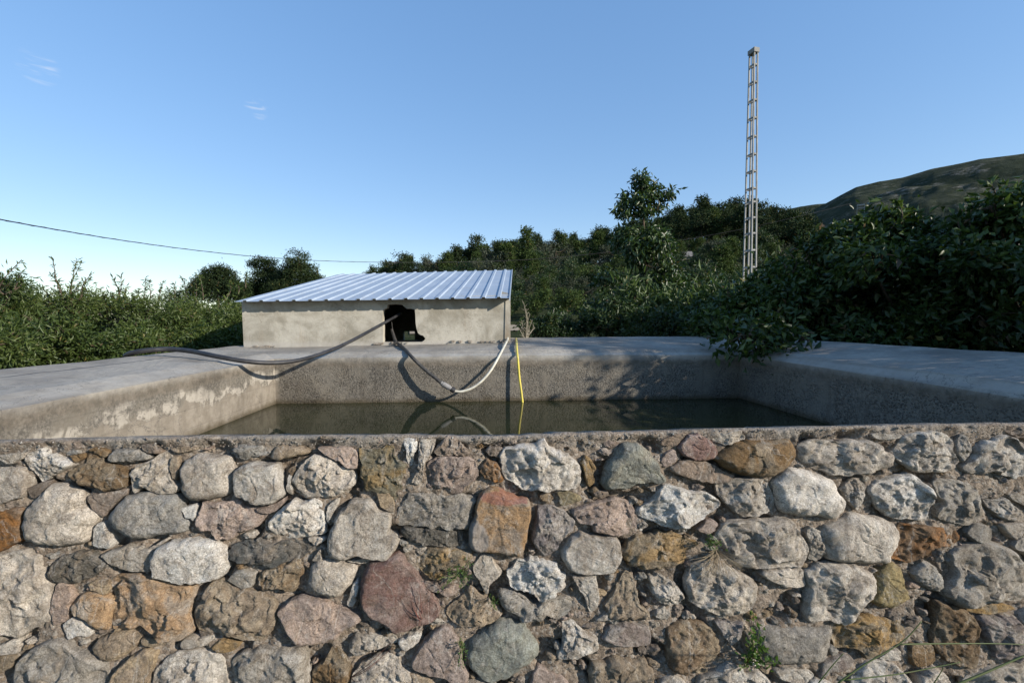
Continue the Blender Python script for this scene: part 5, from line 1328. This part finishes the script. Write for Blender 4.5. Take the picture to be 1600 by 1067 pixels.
wall_plant('weed', 'tiny green weed beside the big grey green stone low on the wall', 'weed', (722, 1000), [(716, 985), (724, 990), (728, 1004), (718, 1022), (724, 1030)], 12, .009, .4, 'weed', spread=.004)
wall_plant('weed', 'tiny green weed below the leaning grey wedge stone', 'weed', (770, 930), [(768, 918), (776, 924), (774, 938), (766, 934)], 10, .009, .4, 'weed', spread=.004)
wall_plant('dead_weed', 'thin reddish dead weed stem standing in front of the purple stone', 'weed', (662, 975),
           [(657, 925), (659, 895), (645, 915), (650, 930)], 0, .01, .4, 'weed', stem='redstem', sr=.0014)
wall_plant('dead_weed', 'thin dead twig crossing the joints below the pinkish stones', 'weed', (548, 1058), [(620, 985), (600, 1010), (575, 1040), (618, 995)], 0, .01, .4, 'weed', stem='redstem', sr=.0012)
tips = [(1064 + rnd.uniform(0, 85), rnd.uniform(868, 895)) for _ in range(46)] + [(1100 + rnd.uniform(-40, 50), rnd.uniform(850, 870)) for _ in range(20)]
root = wall_plant('dry_grass_tuft', 'tuft of dry straw coloured grass hanging over a pale stone right of centre', 'grass tuft', (1118, 858), tips, 0, .01, .4, 'weed', stem='dry', sr=.0008, out=.06)
# green stems in the lower right corner, nearer than the wall
root = thing('grass_stems', Vector((1.25, 1.0, 0)), 'long thin green grass stems crossing the lower right corner in front of the wall', 'grass')
for L, rr in (([(1310, 1066), (1350, 1038), (1410, 1002), (1440, 970)], .0022), ([(1405, 1006), (1480, 1005), (1560, 1005), (1610, 1007)], .0018), ([(1318, 1062), (1400, 1053), (1470, 1040), (1500, 1034)], .0016),
              ([(1480, 1075), (1540, 1050), (1600, 1024), (1640, 1008)], .0030), ([(1280, 1065), (1300, 1040), (1318, 1020)], .0015), ([(1460, 1066), (1470, 1050), (1474, 1042)], .0013)):
    mb = MB(); pts = spline([at_d(x, y, 1.12) for x, y in L], 6); mb.tube(pts, [rr * (1 - .5 * i / (len(pts) - 1)) for i in range(len(pts))], 6); mb.build('stem', M['stem'], root, True)
mb = MB()
for (x, y) in ((1310, 1066), (1480, 1075), (1280, 1065), (1460, 1066)):
    p = at_d(x, y, 1.12); mb.tube(spline([p, Vector((p.x - .02, p.y - .02, .45)), Vector((1.25, 1.0, 0))], 6), .002, 6)
mb.build('stem_base', M['stem'], root, True)

for o in bpy.data.objects:
    if '_world' in o: del o['_world']
print('objects', len(bpy.data.objects), 'stones', len(STONES))
